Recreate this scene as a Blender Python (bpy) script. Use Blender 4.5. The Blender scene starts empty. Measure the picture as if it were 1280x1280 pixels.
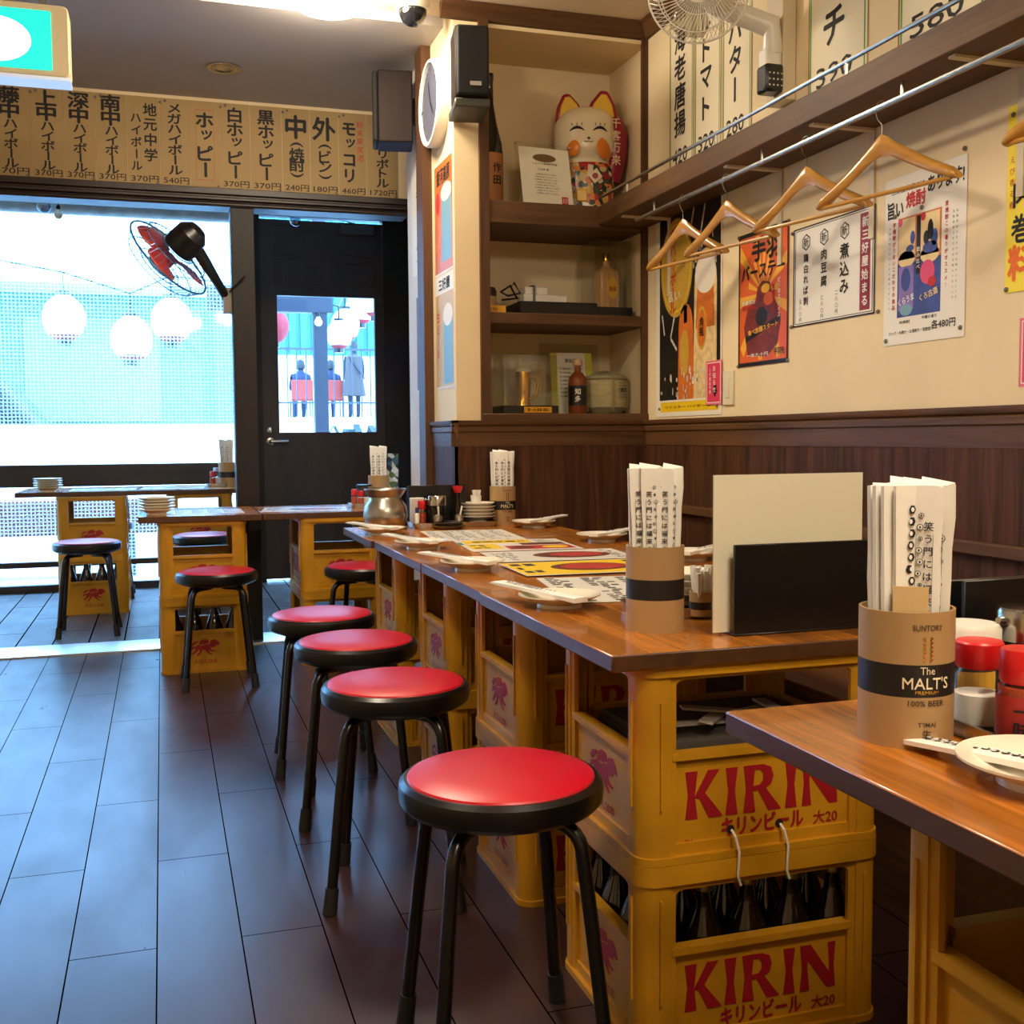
import bpy, math, random
from mathutils import Vector, Matrix
S = bpy.context.scene
COL = S.collection
PI = math.pi
random.seed(7)

# ---------------------------------------------------------------- camera, world, exposure
cd = bpy.data.cameras.new('camera'); cam = bpy.data.objects.new('camera', cd); COL.objects.link(cam)
cd.sensor_width = 36.0; cd.lens = 36.0 * 1378 / 1280; cd.clip_start = 0.05; cd.clip_end = 200
_r = Vector((.95317456, -.30233309, -.00727789)); _u = Vector((.0273224, .06212324, .99769444)); _b = Vector((-.30118392, -.9511758, .06747476))
cam.matrix_world = Matrix(((_r.x, _u.x, _b.x, 0), (_r.y, _u.y, _b.y, 0), (_r.z, _u.z, _b.z, 1.0), (0, 0, 0, 1)))
S.camera = cam
S.view_settings.view_transform = 'Standard'; S.view_settings.look = 'None'
S.view_settings.gamma = 1.0; S.view_settings.use_curve_mapping = False
S.view_settings.exposure = 0.0
W = bpy.data.worlds.new('sky'); S.world = W; W.use_nodes = True
bg = W.node_tree.nodes['Background']; bg.inputs[0].default_value = (.24, .53, 1.0, 1); bg.inputs[1].default_value = 21.0
S.cycles.use_denoising = True
S.cycles.max_bounces = 8; S.cycles.transparent_max_bounces = 16; S.cycles.diffuse_bounces = 4; S.cycles.glossy_bounces = 3
S.cycles.sample_clamp_indirect = 6.0
S.cycles.caustics_reflective = False; S.cycles.caustics_refractive = False
LAMP = 96.0            # radiance of the ceiling lamp diffusers

# ---------------------------------------------------------------- materials
def lin(c):
    r = []
    for x in c[:3]:
        x /= 255.0
        r.append(x / 12.92 if x <= .04045 else ((x + .055) / 1.055) ** 2.4)
    return (r[0], r[1], r[2], 1.0)
MC = {}
def mat(name, col, rough=.5, metal=0.0, spec=.5, var=0.0, vscale=8.0, stretch=(1, 1, 1), bump=0.0, emit=0.0, coat=0.0, rvar=0.0):
    if name in MC: return MC[name]
    m = bpy.data.materials.new(name); m.use_nodes = True; nt = m.node_tree; N = nt.nodes; L = nt.links
    b = N['Principled BSDF']
    c = lin(col)
    b.inputs['Base Color'].default_value = c
    b.inputs['Roughness'].default_value = rough; b.inputs['Metallic'].default_value = metal
    b.inputs['Specular IOR Level'].default_value = spec; b.inputs['Coat Weight'].default_value = coat
    if emit: b.inputs['Emission Color'].default_value = c; b.inputs['Emission Strength'].default_value = emit
    if var or bump or rvar:
        tc = N.new('ShaderNodeTexCoord'); mp = N.new('ShaderNodeMapping'); nz = N.new('ShaderNodeTexNoise')
        mp.inputs['Scale'].default_value = stretch; nz.inputs['Scale'].default_value = vscale; nz.inputs['Detail'].default_value = 6
        L.new(tc.outputs['Object'], mp.inputs[0]); L.new(mp.outputs[0], nz.inputs['Vector'])
        if var:
            rp = N.new('ShaderNodeValToRGB'); e = rp.color_ramp.elements
            e[0].position = .3; e[1].position = .7
            e[0].color = tuple(x * (1 - var) for x in c[:3]) + (1,); e[1].color = tuple(min(1, x * (1 + var)) for x in c[:3]) + (1,)
            L.new(nz.outputs['Fac'], rp.inputs[0]); L.new(rp.outputs[0], b.inputs['Base Color'])
        if rvar:
            mr = N.new('ShaderNodeMapRange'); mr.inputs[3].default_value = max(.02, rough - rvar); mr.inputs[4].default_value = rough + rvar
            L.new(nz.outputs['Fac'], mr.inputs[0]); L.new(mr.outputs[0], b.inputs['Roughness'])
        if bump:
            bp = N.new('ShaderNodeBump'); bp.inputs['Strength'].default_value = bump; bp.inputs['Distance'].default_value = .01
            L.new(nz.outputs['Fac'], bp.inputs['Height']); L.new(bp.outputs[0], b.inputs['Normal'])
    MC[name] = m; return m

def wood(name, dark, light, along='Y', pitch=0.0, rough=.35, scale=6.0, spec=.5, contrast=1.0, coat=0.0):
    """grain running along one object axis; pitch > 0 glues strips of that width side by side"""
    m = bpy.data.materials.new(name); m.use_nodes = True; nt = m.node_tree; N = nt.nodes; L = nt.links
    b = N['Principled BSDF']; b.inputs['Roughness'].default_value = rough; b.inputs['Specular IOR Level'].default_value = spec; b.inputs['Coat Weight'].default_value = coat
    tc = N.new('ShaderNodeTexCoord'); mp = N.new('ShaderNodeMapping')
    st = {'X': (.06, 1, 1), 'Y': (1, .06, 1), 'Z': (1, 1, .06)}[along]
    mp.inputs['Scale'].default_value = tuple(x * scale for x in st)
    n1 = N.new('ShaderNodeTexNoise'); n1.inputs['Scale'].default_value = 4.0; n1.inputs['Detail'].default_value = 8; n1.inputs['Roughness'].default_value = .65; n1.inputs['Distortion'].default_value = .8
    L.new(tc.outputs['Object'], mp.inputs[0]); L.new(mp.outputs[0], n1.inputs['Vector'])
    rp = N.new('ShaderNodeValToRGB'); e = rp.color_ramp.elements; e[0].position = .5 - .22 / contrast; e[1].position = .5 + .22 / contrast
    e[0].color = lin(dark); e[1].color = lin(light); L.new(n1.outputs['Fac'], rp.inputs[0])
    out = rp.outputs[0]
    if pitch:
        sp = N.new('ShaderNodeSeparateXYZ'); L.new(tc.outputs['Object'], sp.inputs[0])
        d = N.new('ShaderNodeMath'); d.operation = 'DIVIDE'; d.inputs[1].default_value = pitch; L.new(sp.outputs[0 if along != 'X' else 1], d.inputs[0])
        fl = N.new('ShaderNodeMath'); fl.operation = 'FLOOR'; L.new(d.outputs[0], fl.inputs[0])
        wn = N.new('ShaderNodeTexWhiteNoise'); wn.noise_dimensions = '1D'; L.new(fl.outputs[0], wn.inputs['W'])
        mr = N.new('ShaderNodeMapRange'); mr.inputs[3].default_value = .72; mr.inputs[4].default_value = 1.22; L.new(wn.outputs['Value'], mr.inputs[0])
        mx = N.new('ShaderNodeVectorMath'); mx.operation = 'SCALE'; L.new(out, mx.inputs[0]); L.new(mr.outputs[0], mx.inputs['Scale']); out = mx.outputs[0]
    L.new(out, b.inputs['Base Color'])
    bp = N.new('ShaderNodeBump'); bp.inputs['Strength'].default_value = .08; bp.inputs['Distance'].default_value = .004
    L.new(n1.outputs['Fac'], bp.inputs['Height']); L.new(bp.outputs[0], b.inputs['Normal'])
    MC[name] = m; return m

def planks(name, c1, c2, gap, rough, gapw, dark=.25):
    m = bpy.data.materials.new(name); m.use_nodes = True; nt = m.node_tree; N = nt.nodes; L = nt.links
    b = N['Principled BSDF']; b.inputs['Specular IOR Level'].default_value = .6
    tc = N.new('ShaderNodeTexCoord'); sp = N.new('ShaderNodeSeparateXYZ'); cb = N.new('ShaderNodeCombineXYZ')
    L.new(tc.outputs['Object'], sp.inputs[0])
    ay = N.new('ShaderNodeMath'); ay.inputs[1].default_value = -2.226 + 9.44; L.new(sp.outputs[1], ay.inputs[0])
    ax = N.new('ShaderNodeMath'); ax.inputs[1].default_value = .036 + 3.25; L.new(sp.outputs[0], ax.inputs[0])
    L.new(ay.outputs[0], cb.inputs[0]); L.new(ax.outputs[0], cb.inputs[1])
    br = N.new('ShaderNodeTexBrick'); br.offset = .5; br.inputs['Scale'].default_value = 1.0; br.inputs['Brick Width'].default_value = .944; br.inputs['Row Height'].default_value = .1625
    br.inputs['Mortar Size'].default_value = gapw; br.inputs['Mortar Smooth'].default_value = .1; br.inputs['Bias'].default_value = 0
    br.inputs['Color1'].default_value = lin(c1); br.inputs['Color2'].default_value = lin(c2); br.inputs['Mortar'].default_value = lin(gap)
    L.new(cb.outputs[0], br.inputs['Vector'])
    nz = N.new('ShaderNodeTexNoise'); nz.inputs['Scale'].default_value = 5; nz.inputs['Detail'].default_value = 5; nz.inputs['Roughness'].default_value = .55
    mp = N.new('ShaderNodeMapping'); mp.inputs['Scale'].default_value = (1.6, .6, 1); L.new(tc.outputs['Object'], mp.inputs[0]); L.new(mp.outputs[0], nz.inputs['Vector'])
    mr = N.new('ShaderNodeMapRange'); mr.inputs[1].default_value = .2; mr.inputs[2].default_value = .8; mr.inputs[3].default_value = 1 - dark; mr.inputs[4].default_value = 1 + dark; L.new(nz.outputs['Fac'], mr.inputs[0])
    mx = N.new('ShaderNodeVectorMath'); mx.operation = 'SCALE'; L.new(br.outputs['Color'], mx.inputs[0]); L.new(mr.outputs[0], mx.inputs['Scale'])
    L.new(mx.outputs[0], b.inputs['Base Color'])
    r2 = N.new('ShaderNodeMapRange'); r2.inputs[1].default_value = .2; r2.inputs[2].default_value = .8; r2.inputs[3].default_value = rough + .08; r2.inputs[4].default_value = rough - .06; L.new(nz.outputs['Fac'], r2.inputs[0]); L.new(r2.outputs[0], b.inputs['Roughness'])
    r3 = N.new('ShaderNodeMapRange'); r3.inputs[3].default_value = .62; r3.inputs[4].default_value = 0.0; L.new(br.outputs['Fac'], r3.inputs[0]); L.new(r3.outputs[0], b.inputs['Specular IOR Level'])
    MC[name] = m; return m

def thin_glass(name, tint=(255, 255, 255), refl=.05, rough=.03):
    m = bpy.data.materials.new(name); m.use_nodes = True; nt = m.node_tree; N = nt.nodes; L = nt.links
    N.remove(N['Principled BSDF']); o = N['Material Output']
    t = N.new('ShaderNodeBsdfTransparent'); t.inputs[0].default_value = lin(tint)
    g = N.new('ShaderNodeBsdfGlossy'); g.inputs['Roughness'].default_value = rough
    fr = N.new('ShaderNodeLayerWeight'); fr.inputs[0].default_value = .5
    pw = N.new('ShaderNodeMath'); pw.operation = 'POWER'; pw.inputs[1].default_value = 4.0; L.new(fr.outputs['Facing'], pw.inputs[0])
    mr = N.new('ShaderNodeMapRange'); mr.inputs[3].default_value = refl; mr.inputs[4].default_value = .7; L.new(pw.outputs[0], mr.inputs[0])
    mx = N.new('ShaderNodeMixShader'); L.new(mr.outputs[0], mx.inputs[0]); L.new(t.outputs[0], mx.inputs[1]); L.new(g.outputs[0], mx.inputs[2]); L.new(mx.outputs[0], o.inputs[0])
    MC[name] = m; return m

def vinyl_sheet(name):
    """clear weather curtain with a woven white grid of threads"""
    m = bpy.data.materials.new(name); m.use_nodes = True; nt = m.node_tree; N = nt.nodes; L = nt.links
    N.remove(N['Principled BSDF']); o = N['Material Output']
    tc = N.new('ShaderNodeTexCoord'); sp = N.new('ShaderNodeSeparateXYZ'); L.new(tc.outputs['Object'], sp.inputs[0])
    ms = []
    for ax in (0, 2):
        d = N.new('ShaderNodeMath'); d.operation = 'MULTIPLY'; d.inputs[1].default_value = 1 / .0235; L.new(sp.outputs[ax], d.inputs[0])
        f = N.new('ShaderNodeMath'); f.operation = 'FRACT'; L.new(d.outputs[0], f.inputs[0])
        g = N.new('ShaderNodeMath'); g.operation = 'LESS_THAN'; g.inputs[1].default_value = .3; L.new(f.outputs[0], g.inputs[0]); ms.append(g)
    mxx = N.new('ShaderNodeMath'); mxx.operation = 'MAXIMUM'; L.new(ms[0].outputs[0], mxx.inputs[0]); L.new(ms[1].outputs[0], mxx.inputs[1])
    mr = N.new('ShaderNodeMapRange'); mr.inputs[3].default_value = .008; mr.inputs[4].default_value = .2; L.new(mxx.outputs[0], mr.inputs[0])
    t = N.new('ShaderNodeBsdfTransparent'); tl = N.new('ShaderNodeBsdfTranslucent'); tl.inputs[0].default_value = (.85, .95, .95, 1)
    mx = N.new('ShaderNodeMixShader'); L.new(mr.outputs[0], mx.inputs[0]); L.new(t.outputs[0], mx.inputs[1]); L.new(tl.outputs[0], mx.inputs[2]); L.new(mx.outputs[0], o.inputs[0])
    MC[name] = m; return m

def patches(name, cols, scale=30, rough=.25):
    """irregular painted patches in several colours"""
    m = bpy.data.materials.new(name); m.use_nodes = True; nt = m.node_tree; N = nt.nodes; L = nt.links
    b = N['Principled BSDF']; b.inputs['Roughness'].default_value = rough
    tc = N.new('ShaderNodeTexCoord'); v = N.new('ShaderNodeTexVoronoi'); v.inputs['Scale'].default_value = scale
    L.new(tc.outputs['Object'], v.inputs['Vector'])
    sp = N.new('ShaderNodeSeparateColor'); L.new(v.outputs['Color'], sp.inputs[0])
    rp = N.new('ShaderNodeValToRGB'); rp.color_ramp.interpolation = 'CONSTANT'; e = rp.color_ramp.elements
    for i, c in enumerate(cols):
        el = e[i] if i < 2 else e.new(i / len(cols)); el.position = i / len(cols); el.color = lin(c)
    L.new(sp.outputs[0], rp.inputs[0]); L.new(rp.outputs[0], b.inputs['Base Color'])
    MC[name] = m; return m

# ---------------------------------------------------------------- mesh building
GC = {}
def glyphs(s, bold):
    k = (s, bold)
    if k in GC: return GC[k]
    cu = bpy.data.curves.new('t', 'FONT'); cu.body = s; cu.size = 1.0; cu.offset = bold; cu.resolution_u = 2
    ob = bpy.data.objects.new('t', cu); COL.objects.link(ob)
    dg = bpy.context.evaluated_depsgraph_get(); dg.update()
    me = ob.evaluated_get(dg).to_mesh()
    vs = [(v.co.x, v.co.y) for v in me.vertices]; fs = [tuple(p.vertices) for p in me.polygons]
    ob.evaluated_get(dg).to_mesh_clear()
    bpy.data.objects.remove(ob); bpy.data.curves.remove(cu)
    GC[k] = (vs, fs); return GC[k]

class MB:
    def __init__(s): s.v = []; s.f = []; s.m = []
    def add(s, vs, fs, mi=0):
        o = len(s.v); s.v += [tuple(v) for v in vs]
        for f in fs: s.f.append(tuple(i + o for i in f)); s.m.append(mi)
        return s
    def box(s, x0, x1, y0, y1, z0, z1, mi=0, rz=0.0):
        vs = [(x, y, z) for z in (z0, z1) for y in (y0, y1) for x in (x0, x1)]
        if rz:
            cx, cy = (x0 + x1) / 2, (y0 + y1) / 2; c, n = math.cos(rz), math.sin(rz)
            vs = [(cx + (x - cx) * c - (y - cy) * n, cy + (x - cx) * n + (y - cy) * c, z) for x, y, z in vs]
        return s.add(vs, [(0, 2, 3, 1), (4, 5, 7, 6), (0, 1, 5, 4), (2, 6, 7, 3), (0, 4, 6, 2), (1, 3, 7, 5)], mi)
    def prism(s, poly, O, U, V, t, mi=0, close_back=True):
        """polygon in the plane O + U*x + V*y, given thickness t along U x V"""
        O, U, V = Vector(O), Vector(U), Vector(V); n = U.cross(V).normalized() * t
        a = sum(poly[i][0] * poly[(i + 1) % len(poly)][1] - poly[(i + 1) % len(poly)][0] * poly[i][1] for i in range(len(poly)))
        if a < 0: poly = poly[::-1]
        k = len(poly)
        bk = [O + U * x + V * y for x, y in poly]; fr = [p + n for p in bk]
        fs = [tuple(range(k, 2 * k))] + [(i, (i + 1) % k, k + (i + 1) % k, k + i) for i in range(k)]
        if close_back: fs.append(tuple(range(k - 1, -1, -1)))
        return s.add(bk + fr, fs, mi)
    def tube(s, pts, r, n=10, mi=0, closed=False):
        pts = [Vector(p) for p in pts]; k = len(pts); vs = []; fs = []
        rr = r if isinstance(r, (list, tuple)) else [r] * k
        ref = None
        for i, p in enumerate(pts):
            if closed: d = pts[(i + 1) % k] - pts[i - 1]
            else: d = pts[min(i + 1, k - 1)] - pts[max(i - 1, 0)]
            d.normalize()
            if ref is None: ref = d.orthogonal().normalized()
            else:
                ref = ref - d * ref.dot(d)
                ref = ref.normalized() if ref.length > 1e-6 else d.orthogonal().normalized()
            b = d.cross(ref)
            for j in range(n):
                a = 2 * PI * j / n; vs.append(p + (ref * math.cos(a) + b * math.sin(a)) * rr[i])
        for i in range(k if closed else k - 1):
            q = (i + 1) % k
            for j in range(n): fs.append((i * n + j, i * n + (j + 1) % n, q * n + (j + 1) % n, q * n + j))
        if not closed: fs += [tuple(range(n - 1, -1, -1)), tuple((k - 1) * n + j for j in range(n))]
        return s.add(vs, fs, mi)
    def lathe(s, prof, n=28, mi=0, c=(0, 0, 0), axis=None):
        """prof: list of (r, z) or (r, z, material of the band above it)"""
        M = Matrix.Identity(3) if axis is None else Vector((0, 0, 1)).rotation_difference(Vector(axis)).to_matrix()
        c = Vector(c); rows = []
        o = len(s.v)
        for p in prof:
            r, z = p[0], p[1]
            if r < 1e-6: rows.append([len(s.v)]); s.v.append(tuple(c + M @ Vector((0, 0, z))))
            else:
                rows.append(list(range(len(s.v), len(s.v) + n)))
                for j in range(n): a = 2 * PI * j / n; s.v.append(tuple(c + M @ Vector((r * math.cos(a), r * math.sin(a), z))))
        for i in range(len(prof) - 1):
            A, B = rows[i], rows[i + 1]; mm = prof[i][2] if len(prof[i]) > 2 else mi
            for j in range(n):
                q = (j + 1) % n
                if len(A) == 1 and len(B) == 1: continue
                if len(A) == 1: f = (A[0], B[q], B[j])
                elif len(B) == 1: f = (A[j], A[q], B[0])
                else: f = (A[j], A[q], B[q], B[j])
                s.f.append(f); s.m.append(mm)
        return s
    def text(s, t, O, U, V, size, mi=1, bold=0.012, lift=.0008, fit=None, spin=0.0, wrap=None, shear=0.0):
        """flat lettering centred on O in the plane (U, V); fit = (w, h) squeezes it into that box"""
        kan = any(ord(ch) > 0x2e80 for ch in t)
        if bold > .012:
            kw = dict(fit=fit, spin=spin, wrap=wrap, shear=shear); e = size if not fit else (fit[1] or fit[0]); d = e * min(.035, bold * .8)
            for k_, q in enumerate(((-d, 0), (d, 0), (0, d), (0, -d))): kw['lift'] = lift + k_ * .00008; s.text(t, Vector(O) + Vector(U) * q[0] + Vector(V) * q[1], U, V, size, mi, 0.0, **kw)
            return s
        vs, fs = glyphs(t, bold)
        if not vs: return s
        x0, x1 = min(v[0] for v in vs), max(v[0] for v in vs); y0, y1 = min(v[1] for v in vs), max(v[1] for v in vs)
        cx, cy = (x0 + x1) / 2, (y0 + y1) / 2
        sx = sy = size
        if fit:
            if fit[0]: sx = fit[0] / max(1e-6, x1 - x0)
            if fit[1]: sy = fit[1] / max(1e-6, y1 - y0)
            if not fit[0]: sx = sy
            if not fit[1]: sy = sx
        O, U, V = Vector(O), Vector(U), Vector(V); n = U.cross(V).normalized() * lift
        c, si = math.cos(spin), math.sin(spin); out = []
        for x, y in vs:
            x = (x - cx) * sx + (y - cy) * sy * shear; y = (y - cy) * sy
            x, y = x * c - y * si, x * si + y * c
            if wrap:
                R, ax = wrap; a = x / R
                p = Vector(ax) + U * (math.sin(a) * (R + lift)) + U.cross(V) * (math.cos(a) * (R + lift)) + V * (y + (O - Vector(ax)).dot(V))
                out.append(p)
            else: out.append(O + U * x + V * y + n)
        return s.add(out, fs, mi)
    def column(s, t, O, U, V, size, pitch=None, mi=1, bold=.012, lift=.0008, wide=1.0):
        U = Vector(U) * wide
        """vertical writing, O = centre of the top edge"""
        pitch = pitch or size * 1.12
        for i, ch in enumerate(t):
            if ch == ' ': continue
            p = Vector(O) - Vector(V) * (pitch * (i + .5))
            if ch == 'ー': s.text('ー', p, U, V, size, mi, bold, lift, spin=-PI / 2)
            elif ch in '()': s.text(ch, p, U, V, size, mi, bold, lift, spin=-PI / 2, fit=(size * .3, size * .8))
            elif ch in 'ッョュャ': s.text(ch, p + Vector(U) * size * .1 + Vector(V) * size * .1, U, V, size * .8, mi, bold, lift)
            else: s.text(ch, p, U, V, size, mi, bold, lift)
        return s
    def build(s, name, mats, parent=None, loc=None, rz=None, bevel=0.0, seg=1, sharp=35):
        me = bpy.data.meshes.new(name); me.from_pydata(s.v, [], s.f)
        for m in (mats if isinstance(mats, (list, tuple)) else [mats]): me.materials.append(m)
        me.polygons.foreach_set('material_index', s.m); me.polygons.foreach_set('use_smooth', [True] * len(s.f))
        me.validate(); me.set_sharp_from_angle(angle=math.radians(sharp))
        o = bpy.data.objects.new(name, me); COL.objects.link(o)
        if parent: o.parent = parent
        if loc: o.location = loc
        if rz is not None: o.rotation_euler = (0, 0, rz)
        if bevel:
            b = o.modifiers.new('bevel', 'BEVEL'); b.width = bevel; b.segments = seg; b.limit_method = 'ANGLE'; b.angle_limit = math.radians(40)
        return o

def tag(o, label, cat, group=None, kind=None):
    o['label'] = label
    if cat: o['category'] = cat
    if group: o['group'] = group
    if kind: o['kind'] = kind
    return o
def struct(o): o['kind'] = 'structure'; return o
def thing(name, label, cat, loc=(0, 0, 0), rz=0.0, group=None):
    o = bpy.data.objects.new(name, None); COL.objects.link(o); o.empty_display_size = .05
    o.location = loc; o.rotation_euler = (0, 0, rz)
    return tag(o, label, cat, group)
def copy_tree(o, parent=None):
    c = o.copy(); COL.objects.link(c)
    if parent: c.parent = parent
    for ch in list(o.children): copy_tree(ch, c)
    return c
def dup(o, label, loc, rz=0.0, group=None):
    c = copy_tree(o); c.location = loc; c.rotation_euler = (0, 0, rz) if not isinstance(rz, tuple) else rz
    c['label'] = label
    if group: c['group'] = group
    return c
def arc(cx, cy, r, a0, a1, n=8):
    return [(cx + r * math.cos(a0 + (a1 - a0) * i / n), cy + r * math.sin(a0 + (a1 - a0) * i / n)) for i in range(n + 1)]
def ell(cx, cy, rx, ry, n=24):
    return [(cx + rx * math.cos(2 * PI * i / n), cy + ry * math.sin(2 * PI * i / n)) for i in range(n)]
def rrect(x0, x1, y0, y1, r, n=5):
    return arc(x1 - r, y1 - r, r, 0, PI / 2, n) + arc(x0 + r, y1 - r, r, PI / 2, PI, n) + arc(x0 + r, y0 + r, r, PI, 1.5 * PI, n) + arc(x1 - r, y0 + r, r, 1.5 * PI, 2 * PI, n)
def ordinal(i): return ['topmost', 'second', 'third', 'fourth', 'fifth', 'sixth', 'seventh'][i]
X3, Y3, Z3 = Vector((1, 0, 0)), Vector((0, 1, 0)), Vector((0, 0, 1))

# ---------------------------------------------------------------- palette
cream = mat('cream_wall', (234, 213, 172), .75, var=.05, vscale=3, bump=.03)
ceil_m = mat('ceiling_paper', (226, 208, 180), .8, var=.03, vscale=2)
ceil2_m = mat('ceiling_paper_dimmed', (184, 178, 176), .8, var=.04, vscale=2)  # greyer twin of the ceiling paper, weaker lamplight and daylight tint put into colour
dwood_y = wood('dark_wood_y', (70, 46, 27), (112, 78, 48), 'Y', rough=.5, spec=.25)
dwood_x = wood('dark_wood_x', (66, 43, 26), (104, 72, 45), 'X', rough=.5, spec=.25)
dwood_z = wood('dark_wood_z', (62, 40, 24), (98, 66, 42), 'Z', rough=.5, spec=.25)
panel_z = wood('panel_wood_z', (38, 23, 15), (98, 62, 40), 'Z', rough=.6, scale=9, spec=.15)
post_z = wood('post_wood_z', (22, 18, 20), (36, 28, 28), 'Z', rough=.5, spec=.3)
post_x = wood('post_wood_x', (32, 24, 24), (52, 38, 34), 'X', rough=.45)
door_z = wood('door_wood_z', (34, 22, 20), (56, 36, 30), 'Z', rough=.45)
table_m = wood('table_wood', (132, 76, 22), (198, 122, 44), 'Y', pitch=.055, rough=.24, scale=7, coat=.25)
tedge_m = wood('table_edge', (62, 38, 22), (92, 58, 32), 'Y', rough=.4)
floor_m = planks('floor_planks', (46, 26, 26), (57, 34, 32), (6, 4, 4), .31, .0016)
deck_m = planks('porch_planks', (62, 60, 62), (84, 80, 80), (8, 8, 9), .36, .004, .4)
yellow = mat('crate_yellow', (194, 138, 24), .42, var=.2, vscale=6, bump=.04)
crate_red = mat('crate_print_red', (158, 20, 30), .5)
black = mat('black_plastic', (14, 14, 15), .35)
blackm = mat('black_metal', (12, 12, 13), .25)
rubber = mat('rubber', (18, 18, 18), .6)
redv = mat('red_vinyl', (196, 16, 40), .33, var=.06, vscale=4, rvar=.05)
white = mat('white_paper', (238, 234, 226), .7)
offwhite = mat('paper_offwhite', (232, 226, 208), .7, var=.03, vscale=6)
beige = mat('paper_beige', (166, 138, 92), .7, var=.05, vscale=5)
ink = mat('ink', (24, 22, 24), .7)
inkred = mat('ink_red', (190, 34, 36), .7)
orange_ink = mat('ink_orange', (232, 110, 30), .7)
china = mat('white_china', (236, 228, 210), .18)
chrome = mat('chrome', (190, 190, 186), .16, metal=1.0)
steel = mat('brushed_steel', (178, 174, 166), .3, metal=1.0, rvar=.08, vscale=20)
kraft = mat('kraft_brown', (170, 136, 92), .6, var=.04)
bandk = mat('band_black', (20, 17, 16), .5)
gold = mat('gold', (212, 160, 60), .22, metal=1.0)
glass = thin_glass('clear_glass')
acryl = thin_glass('clear_acrylic', (248, 248, 244), .05)
redcap = mat('red_cap', (206, 24, 30), .35)
hang_m = wood('hanger_wood', (168, 116, 48), (208, 156, 76), 'Y', rough=.25, scale=5, coat=.3)
# ---------------------------------------------------------------- the room
PD = .03                       # porch floor lies this much higher
struct(MB().box(-2.6, 2.1, -2.6, 5.6, -.06, 0).build('floor', floor_m))
struct(MB().box(-2.6, 2.1, 5.6, 7.72, -.06, PD).build('floor_porch', deck_m))
struct(MB().prism([(5.47, .001), (5.6, .001), (5.6, .033), (5.585, .033), (5.47, .008)], (-2.5, 0, 0), Y3, Z3, 4.1).build('trim_2', mat('sill_metal', (236, 236, 236), .32, metal=1.0)))
struct(MB().box(-2.6, 2.1, -2.6, 4.32, 2.65, 2.75).build('ceiling', ceil_m))
struct(MB().box(-2.6, 2.1, 4.32, 7.75, 2.612, 2.75).build('ceiling_porch', ceil2_m))
struct(MB().box(1.908, 2.1, -2.6, 7.75, 0, 2.65).build('wall_right', cream))
struct(MB().box(-2.6, -2.5, -2.6, 5.5, 0, 2.65).build('wall_left', cream))
struct(MB().box(-2.6, -2.5, 5.5, 7.72, 0, 2.65).build('wall_porch_left', cream))
struct(MB().box(-2.5, 1.908, -2.6, -2.5, 0, 2.65).build('wall_back', cream))
# alcove wall (plane Y = 4.18) with its niche, and the pillar side that faces the aisle (plane X = 1.10)
w = MB()
w.box(1.10, 1.908, 4.18, 4.62, 0, 1.064); w.box(1.10, 1.225, 4.18, 4.62, 1.064, 2.65); w.box(1.225, 1.908, 4.57, 4.62, 1.064, 2.65)
w.box(1.225, 1.908, 4.18, 4.57, 2.575, 2.65)
struct(w.build('wall_alcove', cream))
white_wall = mat('white_wall', (222, 220, 216), .7, var=.03)
struct(MB().box(1.10, 1.30, 4.66, 5.02, 0, 2.62).build('wall_pillar', white_wall))
struct(MB().box(1.24, 1.70, 5.46, 5.62, 0, 2.62).build('wall_jamb', cream))
struct(MB().box(1.30, 1.70, 4.62, 5.46, 0, 2.62).build('wall_behind_alcove', cream))
struct(MB().box(1.66, 1.72, 5.62, 7.62, 0, 2.62).build('wall_porch_right', dwood_z))
struct(MB().box(1.06, 1.14, 4.545, 4.66, 0, 2.62).build('trim_3', dwood_z))
# header over the old entrance, sliding door track, post
struct(MB().box(-2.5, 1.24, 5.52, 5.62, 2.185, 2.612).build('wall_header', cream))
t = MB(); t.box(-2.5, 1.205, 5.47, 5.63, 2.158, 2.188); t.box(-2.5, 1.205, 5.485, 5.63, 2.134, 2.158); t.box(-2.5, 1.205, 5.49, 5.63, 2.105, 2.130)
for k in range(4): t.box(-2.5, 1.205, 5.483, 5.49, 2.109 + k * .012, 2.114 + k * .012)
struct(t.build('trim_4', post_x, bevel=.003))
struct(MB().box(.342, .452, 5.5, 5.62, 0, 2.105).build('trim_5', post_z, bevel=.003))
# wainscot, chair rail, crown
def rail_prof(): return [(0, .966), (.012, .966), (.014, 1.020), (.020, 1.024), (.021, 1.040), (.014, 1.046), (.022, 1.050), (.026, 1.058), (.026, 1.067), (0, 1.068)]
struct(MB().prism([(-x, z) for x, z in rail_prof()], (1.908, -2.5, 0), X3, Z3, -6.68).build('trim_6', dwood_y))
struct(MB().prism([(-y, z) for y, z in rail_prof()], (1.074, 4.18, 0), Y3, Z3, .834).build('trim_7', dwood_x))
struct(MB().prism([(-x, z) for x, z in rail_prof()], (1.10, 4.154, 0), X3, Z3, -.391).build('trim_8', dwood_y))
struct(MB().box(1.898, 1.91, -2.5, 4.18, 0, .967).build('baseboard_right', panel_z))
struct(MB().box(1.09, 1.908, 4.17, 4.182, 0, .967).build('baseboard_alcove', panel_z))
struct(MB().box(1.09, 1.102, 4.17, 4.545, 0, .967).build('baseboard_pillar', panel_z))
struct(MB().prism([(0, 2.59), (-.012, 2.595), (-.03, 2.63), (-.05, 2.648), (0, 2.65)], (1.05, 4.18, 0), Y3, Z3, .858).build('trim_9', dwood_x))
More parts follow.
